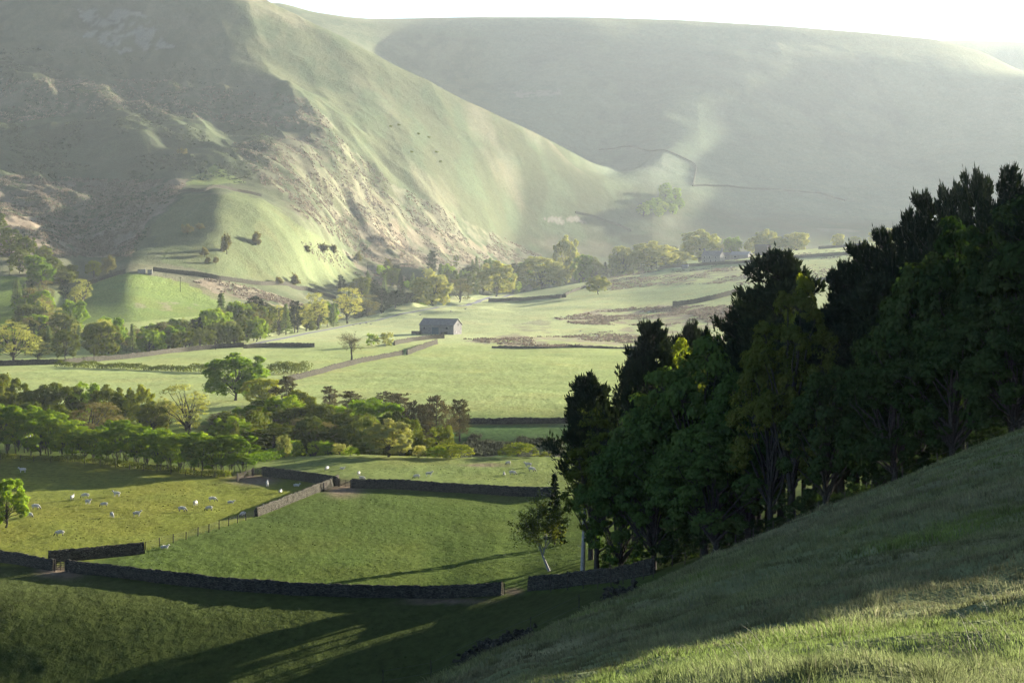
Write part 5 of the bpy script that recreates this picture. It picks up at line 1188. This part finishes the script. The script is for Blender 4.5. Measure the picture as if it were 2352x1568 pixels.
# ------------------------------------------------------------------ rushes and bracken on the far ground
def scatter(name, label, cat, polys, n, y0, y1, hgt, wdt, col, k=7, seed=0, thr=-.1, sc=20, lean=.5):
    g = np.random.default_rng(seed); PX = []; PY = []
    for (poly, share) in polys:
        us = [p[0] for p in poly]; vs = [p[1] for p in poly]; m = int(n*share*3)
        Yk = g.uniform(y0, y1, m*4); u = g.uniform(min(us), max(us), m*4); X = (u-U0)/F*Yk; v = proj_v(X, Yk, H(X, Yk))
        ok = inpoly(u, v, poly) & (fbm(X/sc, Yk/(sc*1.6), seed+5, 3) > thr); i = np.where(ok)[0][:int(n*share)]; PX.append(X[i]); PY.append(Yk[i])
    X = np.repeat(np.concatenate(PX), k); Y = np.repeat(np.concatenate(PY), k); N_ = len(X)
    base = np.repeat(g.uniform(.6, 1.3, N_//k), k); X = X+g.normal(size=N_)*wdt*base*.6; Y = Y+g.normal(size=N_)*wdt*base*.6; Z = H(X, Y)
    global grng
    c = np.array(col)*(.6+.8*np.repeat(g.random(N_//k), k))[:, None]*(.8+.4*g.random((N_, 1)))
    return blades(X, Y, Z, hgt*base*g.uniform(.6, 1.1, N_), np.full(N_, wdt)*g.uniform(.5, 1, N_), np.clip(g.normal(size=N_)*.3+lean, 0, 1), g.uniform(0, 6.28, N_), c, name, label, cat, VEG)
scatter('rushes', 'patches of brown rushes in the wetter far fields', 'rushes', [
 ([(1270, 730), (1450, 705), (1720, 700), (1690, 765), (1480, 748), (1320, 745)], .32), ([(1060, 778), (1300, 772), (1480, 752), (1700, 768), (1640, 795), (1200, 800)], .30),
 ([(1340, 640), (1500, 622), (1760, 612), (1720, 650), (1520, 655), (1400, 668)], .24), ([(1600, 590), (1800, 585), (2040, 565), (2000, 640), (1700, 660)], .14)],
 6500, 780, 1600, .65, .55, (.105, .082, .058), seed=301, thr=-.02)
scatter('bracken', 'dead bracken and bilberry tufts on the left fell', 'bracken', [
 ([(-40, 400), (300, 415), (430, 410), (400, 470), (330, 510), (300, 590), (110, 590), (-40, 560)], .36), ([(540, 330), (760, 300), (900, 420), (1100, 520), (1250, 590), (1060, 640), (850, 600), (700, 500), (600, 420)], .28),
 ([(480, 640), (560, 655), (700, 700), (760, 740), (600, 700), (440, 650)], .08), ([(-40, 180), (380, 185), (700, 225), (780, 300), (560, 290), (300, 250), (-40, 290)], .18), ([(690, 560), (780, 575), (960, 650), (900, 670), (740, 600)], .10)],
 15000, 950, 2100, 1.0, .95, (.115, .092, .066), k=6, seed=303, thr=-.12, sc=14)
scatter('heather', 'dark heather and gorse tufts on the left fell', 'heather', [
 ([(-40, 100), (500, 150), (640, 300), (600, 420), (-40, 420)], .6), ([(-40, 400), (430, 400), (300, 600), (-40, 600)], .25)],
 4300, 1050, 2100, 1.2, 1.2, (.040, .048, .026), k=6, seed=305, thr=.05, sc=25)
scatter('ground_scrub', 'dark rank growth on the shaded stream bank', 'undergrowth', [([(500, 900), (660, 900), (660, 1050), (500, 1050)], .3), ([(1080, 1000), (1290, 1012), (1300, 1060), (1040, 1060)], .7)],
 1500, 385, 450, .7, .5, (.05, .055, .03), k=8, seed=307, thr=-.1, sc=6)

scatter('pasture_tufts', 'rank darker tufts of grass left ungrazed in the near pastures', 'grass', [
 ([(0, 1385), (1200, 1385), (1100, 1500), (900, 1566), (0, 1566)], .40), ([(240, 1270), (560, 1190), (780, 1130), (1200, 1145), (1200, 1345), (700, 1345), (300, 1320)], .25), ([(0, 1080), (560, 1110), (560, 1180), (300, 1260), (0, 1270)], .20), ([(650, 1058), (1270, 1058), (1270, 1105), (830, 1110)], .15)],
 1500, 186, 378, .09, .08, (.044, .062, .018), k=9, seed=311, thr=.02, sc=5)
# ------------------------------------------------------------------ haze
def haze():
    m, N, L = newmat('haze_air')
    pv = nd(N, 'ShaderNodeVolumePrincipled'); pv.inputs['Color'].default_value = (.86, .95, .94, 1)
    pv.inputs['Density'].default_value = 0.000031; pv.inputs['Anisotropy'].default_value = 0.38
    o = nd(N, 'ShaderNodeOutputMaterial'); L.new(pv.outputs[0], o.inputs['Volume'])
    xm = 1.9*9100+500
    x0, x1, y0, y1 = -xm, xm, -90, 9300
    z0 = float(min(ZZ.min(), -20))-1; z1 = float(ZZ.max())+12
    v = [(x, y, z) for x in (x0, x1) for y in (y0, y1) for z in (z0, z1)]
    f = [(0, 1, 3, 2), (4, 6, 7, 5), (0, 4, 5, 1), (2, 3, 7, 6), (0, 2, 6, 4), (1, 5, 7, 3)]
    o = link('haze', mesh_np('haze', v, faces=f, mats=[m])); tag(o, 'thin sunlit haze hanging in the valley air', 'haze', kind='stuff')
haze()
